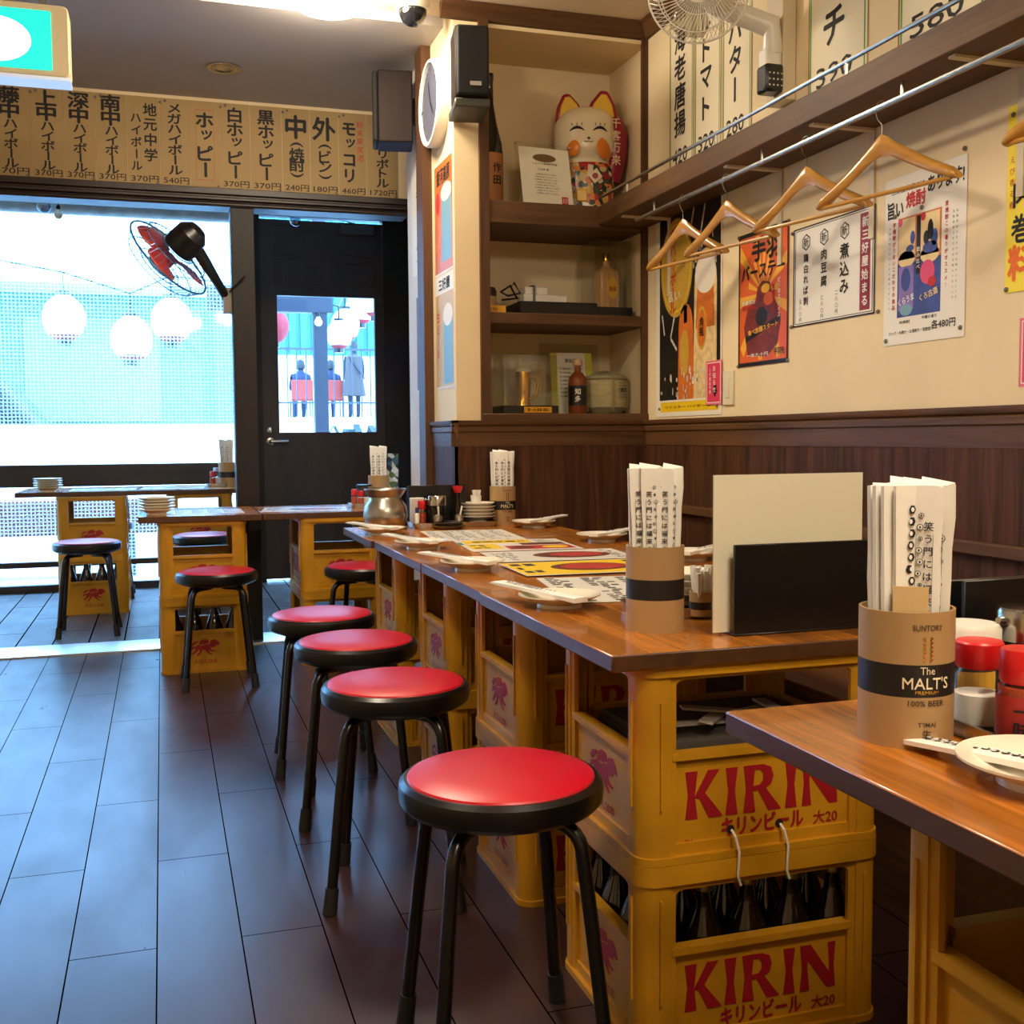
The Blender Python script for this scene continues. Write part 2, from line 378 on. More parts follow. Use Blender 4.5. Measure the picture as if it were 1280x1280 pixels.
struct(MB().prism([(0, 2.59), (-.012, 2.595), (-.03, 2.63), (-.05, 2.648), (0, 2.65)], (1.908, -2.5, 0), X3, Z3, -6.68).build('trim_10', dwood_y))
struct(MB().box(1.883, 1.912, 4.165, 4.185, 1.068, 2.6).build('trim_11', dwood_z))
struct(MB().box(1.198, 1.236, 4.162, 4.19, 1.064, 2.6).build('trim_12', dwood_z))
struct(MB().box(1.878, 1.9, -2.5, 4.17, .705, .738).build('trim_13', dwood_y, bevel=.004))
# niche shelves and the shelf along the right wall
struct(MB().box(1.2, 1.908, 4.155, 4.57, 1.062, 1.094).build('trim_14', dwood_x, bevel=.002))
tag(MB().box(1.226, 1.905, 4.17, 4.568, 1.447, 1.49).build('niche_shelf', dwood_x, bevel=.002), 'dark wooden shelf in the niche holding the black box', 'shelf')
tag(MB().box(1.226, 1.905, 4.166, 4.568, 1.836, 1.92).build('niche_shelf', dwood_x, bevel=.002), 'thick dark wooden shelf in the niche holding the lucky cat', 'shelf')
sh = thing('wall_shelf', 'long dark wooden shelf along the right wall above the coat hangers', 'shelf', (0, 0, 0))
MB().box(1.69, 1.907, -2.45, 4.165, 1.846, 1.92).build('shelf_board', dwood_y, sh, bevel=.003)
for y in (3.95, 3.14, 2.66, 2.1, 1.3, .3):
    MB().prism([(0, 0), (-.2, 0), (-.2, -.006), (-.006, -.008), (-.006, -.3), (0, -.3)], (1.907, y, 1.846), X3, Z3, -.022).build('bracket', mat('bracket_cream', (214, 200, 172), .5), sh)
MB().tube([(1.70, -2.4, 1.955), (1.70, 4.15, 1.955)], .006).build('guard_rail', steel, sh)
g = MB()
for y in (3.9, 3.2, 2.5, 1.8, 1.0): g.tube([(1.70, y, 1.918), (1.70, y, 1.955)], .005)
g.build('rail_stand', steel, sh)
rod = thing('hanging_rod', 'thin steel rod hung under the long wall shelf', 'rod', (1.72, 0, 1.81))
MB().tube([(0, -1.5, 0), (0, 3.86, 0)], .0075).build('rod_bar', steel, rod)
for y in (3.7, 2.95, 2.3, 1.5, .4): MB().tube([(0, y, .037), (0, y, 0)], .005).build('rod_clip', steel, rod)

# porch front: window with vinyl sheet, glazed door
wf = MB()
YF = 7.6
wf.box(-2.5, .62, YF, YF + .06, .705, .846); wf.box(-2.5, .62, YF, YF + .05, .19, .225); wf.box(-2.5, .62, YF, YF + .06, PD, .075); wf.box(.50, .62, YF - .02, YF + .06, PD, 2.61); wf.box(-2.5, .62, YF, YF + .06, 2.56, 2.61)
wn = struct(wf.build('window_1', post_x))
gl = MB(); gl.box(-2.5, .5, YF + .02, YF + .026, .846, 2.56); gl.box(-2.5, .5, YF + .02, YF + .026, .075, .705); gl.build('window_pane', glass, wn)
vs = tag(MB().box(-2.5, .55, YF + .14, YF + .142, -.02, 2.46).build('vinyl_curtain', vinyl_sheet('vinyl_grid')), 'clear vinyl weather curtain with white grid threads outside the window', 'curtain')
rl = MB(); rl.tube([(-2.5, YF + .16, 2.50), (-1.2, YF + .16, 2.495), (-.3, YF + .16, 2.50), (.56, YF + .16, 2.495)], [.045, .04, .045, .04], 14)
tag(rl.build('rolled_curtain', mat('canvas_grey', (150, 146, 138), .7, var=.25, vscale=14)), 'grey rolled-up curtain tied above the window outside', 'curtain')
df = MB(); df.box(.60, .656, YF - .01, YF + .07, PD, 2.487); df.box(1.484, 1.66, YF - .01, YF + .07, PD, 2.52); df.box(.60, 1.66, YF - .01, YF + .07, 2.487, 2.61)
struct(df.build('trim_15', post_z))
dr = MB(); a0, a1, b0, b1 = .763, 1.424, 1.045, 1.963
dr.box(.655, a0, YF, YF + .045, .05, 2.465); dr.box(a1, 1.485, YF, YF + .045, .05, 2.465); dr.box(a0, a1, YF, YF + .045, b1, 2.465); dr.box(a0, a1, YF, YF + .045, .05, b0)
for z0, z1 in ((2.03, 2.2), (2.24, 2.42), (.15, .9)):
    for q in ((a0 - .02, a1 + .02, z0, z0 + .008), (a0 - .02, a1 + .02, z1 - .008, z1)): dr.box(q[0], q[1], YF - .004, YF, q[2], q[3])
    dr.box(a0 - .02, a0 - .012, YF - .004, YF, z0, z1); dr.box(a1 + .012, a1 + .02, YF - .004, YF, z0, z1)
door = struct(dr.build('door_1', door_z))
MB().box(a0, a1, YF + .02, YF + .025, b0, b1).build('door_pane', glass, door)
h = MB(); h.lathe([(.026, 0), (.026, .01), (.012, .012), (.012, .045)], 16, c=(.70, YF, .985), axis=(0, -1, 0)); h.tube([(.70, YF - .045, .985), (.80, YF - .048, .985), (.815, YF - .046, .985)], .011, 10)
h.build('door_handle', chrome, door)
MB().lathe([(.022, 0), (.022, .008), (.014, .012), (0, .013)], 16, c=(.70, YF, 1.06), axis=(0, -1, 0)).build('door_lock', chrome, door)
cl = MB(); cl.box(1.19, 1.42, YF - .06, YF, 2.385, 2.445); cl.build('door_closer', mat('closer_grey', (86, 86, 88), .4, metal=.7), door, bevel=.004)
MB().tube([(1.3, YF - .03, 2.45), (1.15, YF - .12, 2.47), (1.34, YF - .02, 2.50)], .008, 8).build('closer_arm', mat('closer_grey', (86, 86, 88)), door)

# outdoors
struct(MB().box(-30, 40, 7.75, 60, -.2, -.06).build('ground', mat('paving', (206, 206, 204), .8, var=.06)))
# ---------------------------------------------------------------- street outside
outwhite = mat('facade_white', (226, 230, 230), .7); facade = mat('facade_teal', (64, 118, 120), .7, var=.15, vscale=2); teal = mat('corrugated_teal', (40, 108, 108), .5, var=.1, vscale=3)
steel_d = mat('painted_steel_dark', (40, 44, 56), .5)
b = thing('street_building', 'pale teal building front across the street behind the vinyl curtain', 'building', (-4, 15, -.06))
MB().box(-8, 5.2, 0, .4, 0, 3.0).build('facade', facade, b); MB().box(-8, 5.2, -.1, .4, 3.0, 7).build('upper_facade', outwhite, b)
wb = MB()
for x in (-6, -3.2, -.4, 2.4): wb.box(x, x + 1.6, -.03, .02, 1.3, 2.6)
wb.build('shutter', mat('shutter_cyan', (96, 150, 150), .5), b)
MB().box(-8, 5.2, -1.0, 0, 2.9, 3.1).build('awning', outwhite, b)
lw_ = tag(MB().box(-8, 1.1, 11.4, 11.55, -.06, 1.15).build('low_wall', outwhite, bevel=.01), 'low white wall outside beyond the vinyl curtain', 'wall')
v = thing('parked_car', 'dark parked car behind the low white wall outside the window', 'car', (-2.3, 12.7, -.06))
cb_ = mat('car_body', (20, 44, 58), .3)
MB().prism([(-1.9, .25), (1.75, .25), (1.85, .7), (1.7, 1.02), (1.15, 1.15), (.7, 1.72), (.4, 1.82), (-1.3, 1.82), (-1.75, 1.2), (-1.95, 1.0)], (0, 0, 0), X3, Z3, -1.5).build('car_body', cb_, v, bevel=.05, seg=2)
gb = mat('car_window', (16, 24, 32), .1)
MB().prism([(.1, 1.2), (1.0, 1.2), (.62, 1.68), (.1, 1.68)], (0, 0, 0), X3, Z3, .01).build('side_window', gb, v)
MB().prism([(-1.5, 1.2), (0, 1.2), (0, 1.68), (-1.2, 1.68)], (0, 0, 0), X3, Z3, .01).build('side_window', gb, v)
for x in (-1.2, 1.1): MB().lathe([(0, -.02), (.18, -.02), (.31, 0), (.31, .18), (0, .18)], 20, c=(x, .01, .31), axis=(0, 1, 0)).build('wheel', rubber, v)
rb = thing('street_bench', 'long bench draped in red cloth beyond the lower window pane', 'bench', (-1.5, 9.0, -.06))
MB().box(-1.4, 1.45, 0, .45, .34, .6).build('red_cloth', mat('red_cloth', (96, 20, 30), .8), rb, bevel=.01)
for x in (-1.2, 0, 1.25): MB().box(x - .03, x + .03, .05, .4, 0, .34).build('leg', steel_d, rb)
# raised terrace with railing, people, lanterns
tr = thing('street_terrace', 'raised white terrace across the street beyond the door', 'terrace', (4.6, 24, -.06))
MB().box(-3.4, 8, 0, 6, 0, 1.52).build('terrace_base', outwhite, tr)
bw_ = thing('terrace_wall', 'white wall with teal corrugated panels behind the terrace', 'wall', (4.6, 24, -.06))
MB().box(-3.4, 8, 6.06, 6.3, 0, 3.3).build('back_wall', outwhite, bw_)
cg = MB()
for i in range(38): cg.box(-3.4 + i * .3, -3.4 + i * .3 + .17, 5.86, 6.05, 3.3, 8.5); cg.box(-3.4 + i * .3 + .17, -3.1 + i * .3, 5.95, 6.05, 3.3, 8.5)
cg.build('corrugated_panel', teal, bw_)
rg = thing('terrace_railing', 'thin dark railing along the front of the terrace outside the door', 'railing', (4.6, 24.15, 1.46))
rr = MB(); rr.box(-3.2, 8, -.03, .03, 1.45, 1.5); rr.box(-3.2, 8, -.02, .02, .3, .34)
for i in range(56): rr.box(-3.2 + i * .2, -3.175 + i * .2, -.015, .015, 0, 1.45)
rr.build('rails', steel_d, rg)
for x, pn in ((3.35, 0), (3.78, 1)): pass
def skinned(name, joints, edges, m, parent=None, sub=2):
    me = bpy.data.meshes.new(name); me.from_pydata([j[0] for j in joints], edges, [])
    o = bpy.data.objects.new(name, me); COL.objects.link(o)
    s = o.modifiers.new('skin', 'SKIN'); s.use_smooth_shade = True
    for i, j in enumerate(joints):
        r = j[1] if isinstance(j[1], tuple) else (j[1], j[1]); me.skin_vertices[0].data[i].radius = r
    me.skin_vertices[0].data[0].use_root = True
    ss = o.modifiers.new('sub', 'SUBSURF'); ss.levels = sub; ss.render_levels = sub
    dg = bpy.context.evaluated_depsgraph_get(); dg.update()
    m2 = bpy.data.meshes.new_from_object(o.evaluated_get(dg)); o.modifiers.clear(); o.data = m2; m2.materials.clear(); m2.materials.append(m)
    if parent: o.parent = parent
    return o
skin_m = mat('skin', (214, 170, 140), .6); hair_m = mat('hair', (24, 20, 22), .5); navy = mat('navy_cloth', (30, 40, 66), .8); grey_c = mat('grey_coat', (74, 62, 58), .85); dark_c = mat('dark_trousers', (34, 34, 44), .8)
def stander(label, loc, coat, rz=0):
    p = thing('person', label, 'person', loc, rz)
    J = [((0, 0, .88), .12), ((0, 0, 1.1), (.14, .1)), ((0, 0, 1.3), (.15, .1)), ((0, 0, 1.42), .06), ((0, .0, 1.5), .07), ((0, -.01, 1.6), .085),
         ((.17, 0, 1.34), .055), ((.21, .02, 1.08), .045), ((.2, .08, .86), .035), ((-.17, 0, 1.34), .055), ((-.21, .02, 1.08), .045), ((-.2, .08, .86), .035),
         ((.09, 0, .82), .085), ((.09, 0, .46), .06), ((.09, 0, .07), .045), ((.09, .12, .03), .04), ((-.09, 0, .82), .085), ((-.09, 0, .46), .06), ((-.09, 0, .07), .045), ((-.09, .12, .03), .04)]
    E = [(0, 1), (1, 2), (2, 3), (3, 4), (4, 5), (2, 6), (6, 7), (7, 8), (2, 9), (9, 10), (10, 11), (0, 12), (12, 13), (13, 14), (14, 15), (0, 16), (16, 17), (17, 18), (18, 19)]
    skinned('body', J, E, dark_c, p)
    MB().lathe([(.0, 1.45), (.1, 1.43), (.2, 1.36), (.2, 1.1), (.21, .9), (.27, .5), (.25, .5), (.0, .95)], 18).build('coat', coat, p)
    MB().lathe([(0, 1.74), (.07, 1.72), (.1, 1.64), (.1, 1.55), (.06, 1.5), (0, 1.5)], 14, c=(0, -.015, 0)).build('hair', hair_m, p)
    MB().tube([(-.14, -.2, 1.36), (.02, -.22, 1.12), (.22, -.2, .86)], .014, 6).build('bag_strap', dark_c, p)
    return p
stander('person in a long grey coat standing with their back to the door', (4.17, 24.9, 1.46), grey_c)
def sitter(label, loc, cloth):
    p = thing('person', label, 'person', loc)
    J = [((0, 0, .5), .14), ((0, 0, .72), (.16, .11)), ((0, .02, .93), (.16, .1)), ((0, .03, 1.04), .06), ((0, .05, 1.12), .07), ((0, .06, 1.2), .09),
         ((.18, .03, .95), .055), ((.23, .1, .7), .045), ((.16, .3, .62), .04), ((-.18, .03, .95), .055), ((-.23, .1, .7), .045), ((-.16, .3, .62), .04),
         ((.1, .4, .5), .075), ((.1, .42, .07), .05), ((.1, .54, .04), .04), ((-.1, .4, .5), .075), ((-.1, .42, .07), .05), ((-.1, .54, .04), .04)]
    E = [(0, 1), (1, 2), (2, 3), (3, 4), (4, 5), (2, 6), (6, 7), (7, 8), (2, 9), (9, 10), (10, 11), (0, 12), (12, 13), (13, 14), (0, 15), (15, 16), (16, 17)]
    skinned('body', J, E, cloth, p)
    MB().lathe([(0, 1.33), (.07, 1.3), (.105, 1.2), (.1, 1.12), (.05, 1.08), (0, 1.08)], 14, c=(0, .045, 0)).build('hair', hair_m, p)
    return p
redch = mat('red_chair', (156, 42, 26), .6)
def red_chair(label, loc):
    c = thing('folding_chair', label, 'chair', loc)
    MB().box(-.24, .24, -.02, .02, .42, .86).build('backrest', redch, c, bevel=.01); MB().box(-.24, .24, 0, .42, .40, .45).build('seat', redch, c, bevel=.01)
    for x in (-.22, .22):
        for y in (0, .4): MB().tube([(x, y, 0), (x, y, .42)], .016, 6).build('leg', steel_d, c)
for i, (x, lb) in enumerate(((3.04, 'left'), (3.72, 'right'))):
    red_chair('red chair on the terrace, %s of the two seen behind the dark post' % lb, (x, 25.1, 1.46))
    sitter('seated person in navy with back to the door, %s of the two on red chairs' % lb, (x, 25.32, 1.47), navy)
po = thing('awning_post', 'dark steel post standing outside the glazed door', 'post', (1.28, 9.3, -.06))
MB().box(-.055, .055, -.05, .05, 0, 2.9).build('post_shaft', steel_d, po); MB().box(-.12, .12, -.12, .12, 0, .02).build('post_foot', steel_d, po)
MB().box(-.9, .1, -.06, .06, 2.1, 2.3).build('awning_arm', steel_d, po)
lw = mat('lantern_paper', (240, 234, 228), .7); lr = mat('lantern_red', (136, 12, 26), .7)
def lantern(label, x, y, z, r=.19, red=False, grp='paper lanterns on the street'):
    t = thing('paper_lantern', label, 'lantern', (x, y, z - r * 1.15), group=grp)
    prof = []
    for i in range(17):
        a = -PI / 2 + PI * i / 16; rr_ = max(.35 * r, r * math.cos(a)) * (1 + (.03 if i % 2 else 0)); prof.append((rr_, r * 1.15 + r * 1.15 * math.sin(a), 1 if (red and i < 15) or (i in (1, 2, 3)) else 0))
    MB().lathe(prof, 20).build('lantern_body', [lw, lr], t)
    MB().lathe([(.0, -.03), (.4 * r, -.03), (.4 * r, .02), (0, .02)], 14).build('bottom_ring', blackm, t); MB().lathe([(0, 2.28 * r), (.4 * r, 2.28 * r), (.4 * r, 2.45 * r), (0, 2.45 * r)], 14).build('top_ring', blackm, t)
    MB().tube([(0, 0, 2.4 * r), (0, 0, 3.4 * r)], .008, 6).build('hang_cord', blackm, t)
for a in (('red and white paper lantern left of the dark post outside', 1.02, 10.6, 2.06, .15, True), ('large white paper lantern right of the bulb outside the door', 1.765, 11.0, 2.12, .14),
          ('white paper lantern lowest in the row outside the door', 1.64, 10.6, 1.985, .12), ('white paper lantern highest at the right edge of the door pane', 2.08, 11.0, 2.37, .15),
          ('white paper lantern between two others outside the door', 2.02, 11.6, 2.36, .15),
          ('white paper lantern behind the vinyl curtain, leftmost', -.75, 10.0, 2.02, .17), ('white paper lantern behind the vinyl curtain, rightmost', .11, 10.0, 2.02, .17), ('white paper lantern behind the vinyl curtain, lowest', -.22, 10.0, 1.86, .17)): lantern(*a)
cable = MB().tube([(-3, 9.8, 2.75), (-.75, 10, 2.4025), (-.22, 10, 2.2425), (.11, 10, 2.4025), (1.02, 10.6, 2.3975), (1.64, 10.6, 2.255), (1.765, 11, 2.435), (2.08, 11, 2.7075), (2.02, 11.6, 2.6975), (4, 12.3, 2.9)], .008, 6).build('lantern_cable', blackm); tag(cable, 'black cable strung over the lanterns outside the door', 'cable')
glassb = thin_glass('bulb_glass', (170, 196, 214), .22, .1); bulbw = mat('bulb_white', (230, 232, 235), .3)
def bulb(label, x, y, z, r=.03, top=2.612, m=None):
    t = thing('light_bulb', label, 'bulb', (x, y, z)); 
    MB().lathe([(0, -r), (r * .5, -r * .87), (r * .87, -r * .5), (r, 0), (r * .87, r * .5), (r * .55, r * 1.0), (r * .45, r * 1.4)], 16).build('bulb_envelope', m or bulbw, t)
    MB().lathe([(r * .5, r * 1.35), (r * .5, r * 2.2), (r * .25, r * 2.5), (0, r * 2.5)], 12).build('bulb_socket', blackm, t)
    MB().tube([(0, 0, r * 2.4), (0, 0, top - z)], .003, 6).build('bulb_cord', blackm, t)
bulb('clear round bulb hanging left in the window below the beam', -.515, 5.9, 2.142, .034, m=glassb)
bulb('small white bulb in a black socket hanging in the window', -.452, 5.9, 2.103, .02)
bulb('clear bulb hanging in front of the dark door top', .695, 5.9, 2.135, .03, m=glassb)
bulb('white bulb hanging outside between the lanterns and the dark post', 1.262, 9.25, 1.96, .034, 2.045)
pl = thing('potted_plant', 'dark glossy leafy plant outside, bottom right of the door pane', 'plant', (1.66, 9.7, -.06))
MB().lathe([(0, 0), (.14, 0), (.19, .5), (.17, .5), (.15, .45), (0, .45)], 18).build('pot', steel_d, pl)
lf = MB(); rnd = random.Random(3)
for i in range(46):
    a = rnd.uniform(0, 2 * PI); l = rnd.uniform(.25, .42); h_ = rnd.uniform(.35, .75); wv = Vector((-math.sin(a), math.cos(a), 0)) * .03
    q = [Vector((math.cos(a) * l * s, math.sin(a) * l * s, .45 + h_ * math.sin(s * 2.2))) for s in (0, .35, .7, 1)]
    lf.add([q[0] - wv * .3, q[0] + wv * .3, q[1] + wv, q[1] - wv, q[2] + wv, q[2] - wv, q[3]], [(0, 1, 2, 3), (3, 2, 4, 5), (5, 4, 6)])
lf.build('leaves', mat('leaf_dark', (26, 48, 52), .25), pl)

# ---------------------------------------------------------------- ceiling things
glow = bpy.data.materials.new('lamp_glow'); glow.use_nodes = True
_b = glow.node_tree.nodes['Principled BSDF']; _b.inputs['Base Color'].default_value = (.9, .86, .78, 1); _b.inputs['Emission Color'].default_value = (1.0, .85, .64, 1); _b.inputs['Emission Strength'].default_value = LAMP
def lamp(label, x, y):
    t = thing('ceiling_lamp', label, 'lamp', (x, y, 2.65))
    MB().lathe([(0, 0), (.175, 0), (.175, -.025), (.165, -.03), (0, -.03)], 32).build('lamp_base', mat('lamp_white', (230, 226, 214), .5), t)
    MB().lathe([(.165, -.028), (.170, -.05), (.155, -.085), (.115, -.112), (.06, -.126), (0, -.13)], 32).build('diffuser', glow, t)
lamp('round glowing ceiling lamp near the alcove pillar', .615, 4.06)
for x, y, lb in ((-.25, 2.1, 'over the aisle beside the nearest stools'), (.9, .2, 'above the right foreground table'), (.4, -.6, 'behind the viewpoint')): lamp('round ceiling lamp ' + lb, x, y)
cc = thing('security_camera', 'dark dome security camera on the ceiling by the lamp', 'camera', (.95, 4.2, 2.65))
MB().lathe([(0, 0), (.065, 0), (.065, -.03), (.056, -.036), (0, -.036)], 28).build('camera_base', mat('lamp_white', (230, 226, 214), .5), cc)
MB().lathe([(.054, -.034), (.052, -.052), (.04, -.076), (.022, -.09), (0, -.094)], 28).build('dome', mat('dome_black', (28, 28, 32), .08), cc)
dl = thing('downlight', 'unlit chrome downlight set in the ceiling before the beam', 'downlight', (.30, 5.05, 2.612))
MB().lathe([(.075, 0), (.075, -.006), (.058, -.007), (.045, .0), (.04, .002)], 28).build('trim_ring', chrome, dl)
MB().lathe([(0, -.004), (.02, -.006), (.044, -.003), (.044, -.001)], 20).build('reflector', chrome, dl)
# exit sign
ex = thing('exit_sign', 'green and white lit exit sign hung from the ceiling', 'sign', (-.52, 4.1, 2.2))
e = MB(); e.prism(rrect(-.2, .262, .012, .245, .02), (0, .05, 0), X3, Z3, .1); e.build('sign_case', mat('case_cream', (222, 204, 164), .5), ex, bevel=.004)
gm = mat('exit_green', (0, 226, 204), .6, emit=.95); wm_ = mat('exit_white', (236, 255, 246), .4, emit=3.2)
e = MB(); e.prism(rrect(-.19, .207, .03, .222, .006), (0, -.05, 0), X3, Z3, .004); e.build('green_panel', gm, ex)
e = MB(); e.prism(ell(.03, .12, .115, .074, 28), (0, -.0545, 0), X3, Z3, .001); e.build('pictogram_glare', wm_, ex)  # pictogram drowned in its own glare, shaped as one bright white ellipse
MB().box(-.2, .262, -.05, .05, 0, .011).build('lower_cover', mat('cover_pale', (190, 200, 220), .3, emit=.5), ex)
for x in (-.12, .18): MB().tube([(x, 0, .24), (x, 0, .45)], .012, 8).build('hanger_rod', chrome, ex)
# speakers, clock
def speaker(label, loc, rz, w_, d, h_, badge=True):
    t = thing('speaker', label, 'speaker', loc, rz)
    MB().box(-w_ / 2, w_ / 2, -d / 2 + .012, d / 2, 0, h_).build('cabinet', wood('speaker_wood%d' % len(MC), (22, 12, 9), (36, 20, 15), 'Z', rough=.6, spec=.2), t, bevel=.006, seg=2)
    g_ = MB(); g_.prism([(-w_ / 2 + .004, .004), (w_ / 2 - .004, .004), (w_ / 2 - .004, h_ - .004), (-w_ / 2 + .004, h_ - .004)], (0, -d / 2 + .012, 0), X3, Z3, .022); g_.build('grille', mat('grille_cloth', (22, 22, 24), .8, bump=.2, vscale=300), t, bevel=.008, seg=2)
    if badge:
        q = MB(); q.box(-.012, .03, -d / 2 - .013, -d / 2 - .010, .035, .05); q.build('badge', steel, t)
    return t
s1 = speaker('brown speaker with a black front hung on the white pillar', (.995, 4.80, 2.26), math.radians(-100), .17, .16, .30, False)
MB().box(-.03, .03, .07, .115, .1, .2).build('wall_bracket', black, s1)
s2 = speaker('black-fronted speaker on a bracket at the alcove corner', (1.125, 4.03, 2.24), math.radians(-8), .125, .16, .255)
MB().box(-.065, .065, -.07, .14, -.035, -.003).build('wall_bracket', mat('bracket_green', (60, 62, 50), .5), s2, bevel=.004)
ck = thing('wall_clock', 'round white wall clock on the pillar beside the speaker', 'clock', (1.10, 4.395, 2.335))
MB().lathe([(.168, 0), (.17, .04), (.164, .05), (.154, .05), (.15, .036), (0, .036)], 40, axis=(-1, 0, 0)).build('case', white, ck)
MB().lathe([(.15, .037), (0, .0372)], 40, axis=(-1, 0, 0)).build('dial', mat('dial_grey', (104, 108, 128), .5), ck)
hd = MB()
for a, l, wd in ((1.2, .1, .006), (-2.3, .07, .008)):
    d = Vector((0, math.cos(a), math.sin(a))); n = Vector((0, -d.z, d.y)) * wd; hd.add([Vector((-.039, 0, 0)) - n, Vector((-.039, 0, 0)) + n, Vector((-.039, 0, 0)) + d * l + n * .4, Vector((-.039, 0, 0)) + d * l - n * .4], [(0, 1, 2, 3)])
for k in range(12):
    d = Vector((0, math.cos(k * PI / 6), math.sin(k * PI / 6))); n = Vector((0, -d.z, d.y)) * .003; hd.add([Vector((-.038, 0, 0)) + d * .125 - n, Vector((-.038, 0, 0)) + d * .125 + n, Vector((-.038, 0, 0)) + d * .142 + n, Vector((-.038, 0, 0)) + d * .142 - n], [(0, 1, 2, 3)])
hd.build('hands', ink, ck)
MB().lathe([(.153, .047), (0, .048)], 40, axis=(-1, 0, 0)).build('clock_glass', glass, ck)

# fans
def fan(label, c, n, R, cage_m, blade_m, hub_m, body_m, mount, rib=44, depth=.13):
    n = Vector(n).normalized(); t = thing('wall_fan', label, 'fan', c)
    u = n.orthogonal().normalized(); v = n.cross(u)
    P = lambda a, r, h_: u * (math.cos(a) * r) + v * (math.sin(a) * r) + n * h_
    cg = MB()
    for h_, r in ((0, R), (depth * .5, R * .82), (depth * .52, R * .5), (depth * .55, R * .28), (-depth * .42, R * .75), (-depth * .5, R * .4)):
        cg.tube([P(2 * PI * i / 40, r, h_) for i in range(40)], R * (.022 if h_ == 0 else .011), 6, closed=True)
    for i in range(rib):
        a = 2 * PI * i / rib; tw = .35
        cg.tube([P(a + tw, R * .26, depth * .55), P(a + tw * .8, R * .5, depth * .55), P(a + tw * .4, R * .85, depth * .47), P(a, R * 1.0, 0), P(a, R * .78, -depth * .42), P(a, R * .3, -depth * .5)], R * .0075, 4)
    cg.build('cage', cage_m, t)
    MB().lathe([(0, depth * .62), (R * .2, depth * .6), (R * .27, depth * .52), (R * .27, depth * .45), (0, depth * .45)], 24, axis=n).build('hub_cap', hub_m, t)
    for k in range(3):
        bl = MB(); rows = []
        for i in range(9):
            r = R * (.14 + .76 * i / 8); w0 = .38 + .28 * math.sin(PI * i / 8); a0 = k * 2 * PI / 3 + .5 + .12 * i / 8
            for j in range(5): s = j / 4 - .5; rows.append(P(a0 + s * 2 * w0, r, -s * depth * .34 * (1 - .4 * i / 8)))
        bl.add(rows, [(i * 5 + j, i * 5 + j + 1, (i + 1) * 5 + j + 1, (i + 1) * 5 + j) for i in range(8) for j in range(4)])
        ob = bl.build('blade', blade_m, t); so = ob.modifiers.new('th', 'SOLIDIFY'); so.thickness = .003
    MB().lathe([(0, depth * .35), (R * .17, depth * .33), (R * .17, -depth * .1), (0, -depth * .1)], 20, axis=n).build('hub', blade_m, t)
    bk = -depth * .5
    MB().lathe([(R * .34, bk), (R * .36, bk - .03), (R * .34, bk - .10), (R * .2, bk - .135), (0, bk - .14)], 24, axis=n).build('motor_housing', body_m, t)
    m = Vector(mount) - Vector(c); st = n * (bk - .08)
    return t, st, m
ft, st, m = fan('black wall fan with red blades on the post in front of the window', (.055, 5.36, 1.835), (-.64, .42, -.60), .215, mat('cage_dark', (70, 110, 150), .3, metal=.6), mat('blade_red', (188, 62, 62), .35), mat('hub_grey', (120, 120, 130), .3), black, (.342, 5.56, 1.66), 40, .12)
e_ = m + Vector((-.02, 0, .02)); MB().tube([st, st.lerp(e_, .4), st.lerp(e_, .75), e_], [.03, .028, .022, .022], 10).build('arm', black, ft)
MB().box(m.x - .04, m.x, m.y - .035, m.y + .035, m.z - .05, m.z + .07).build('mount_plate', mat('plate_grey', (120, 112, 100), .5), ft)
MB().tube([m + Vector((-.02, 0, .04)), m + Vector((.0, -.07, .06)), m + Vector((.06, -.09, .12))], .004, 6).build('power_cord', black, ft)
wf_ = mat('fan_white', (236, 232, 222), .35)
cagew = mat('cage_white', (228, 222, 208), .35)
ft, st, m = fan('white wall fan hanging over the shelf on the right wall', (1.545, 3.02, 2.315), (-.43, -.86, -.25), .148, cagew, thin_glass('blade_clear', (225, 222, 214), .12, .2), wf_, wf_, (1.905, 3.12, 2.3), 64, .10)
MB().tube([st, st + Vector((.08, .02, -.02)), m + Vector((-.075, -.03, -.04)), m + Vector((-.065, -.02, -.12))], [.03, .032, .036, .034], 12).build('arm', wf_, ft)
MB().box(m.x - .10, m.x - .045, m.y - .05, m.y + .01, m.z - .235, m.z - .1).build('control_body', wf_, ft, bevel=.012, seg=2)
MB().box(m.x - .104, m.x - .042, m.y - .053, m.y + .012, m.z - .24, m.z - .155).build('control_panel', mat('panel_black', (26, 28, 30), .3), ft, bevel=.01, seg=2)
bt = MB()
for i in range(3):
    for j in range(4): bt.box(m.x - .096 + j * .014, m.x - .09 + j * .014, m.y - .0545, m.y - .0525, m.z - .225 + i * .018, m.z - .22 + i * .018)
bt.build('buttons', chrome, ft)
MB().box(m.x - .045, m.x + .002, m.y - .05, m.y + .05, m.z - .26, m.z + .25).build('mount_board', mat('bracket_cream', (214, 200, 172), .5), ft, bevel=.003)
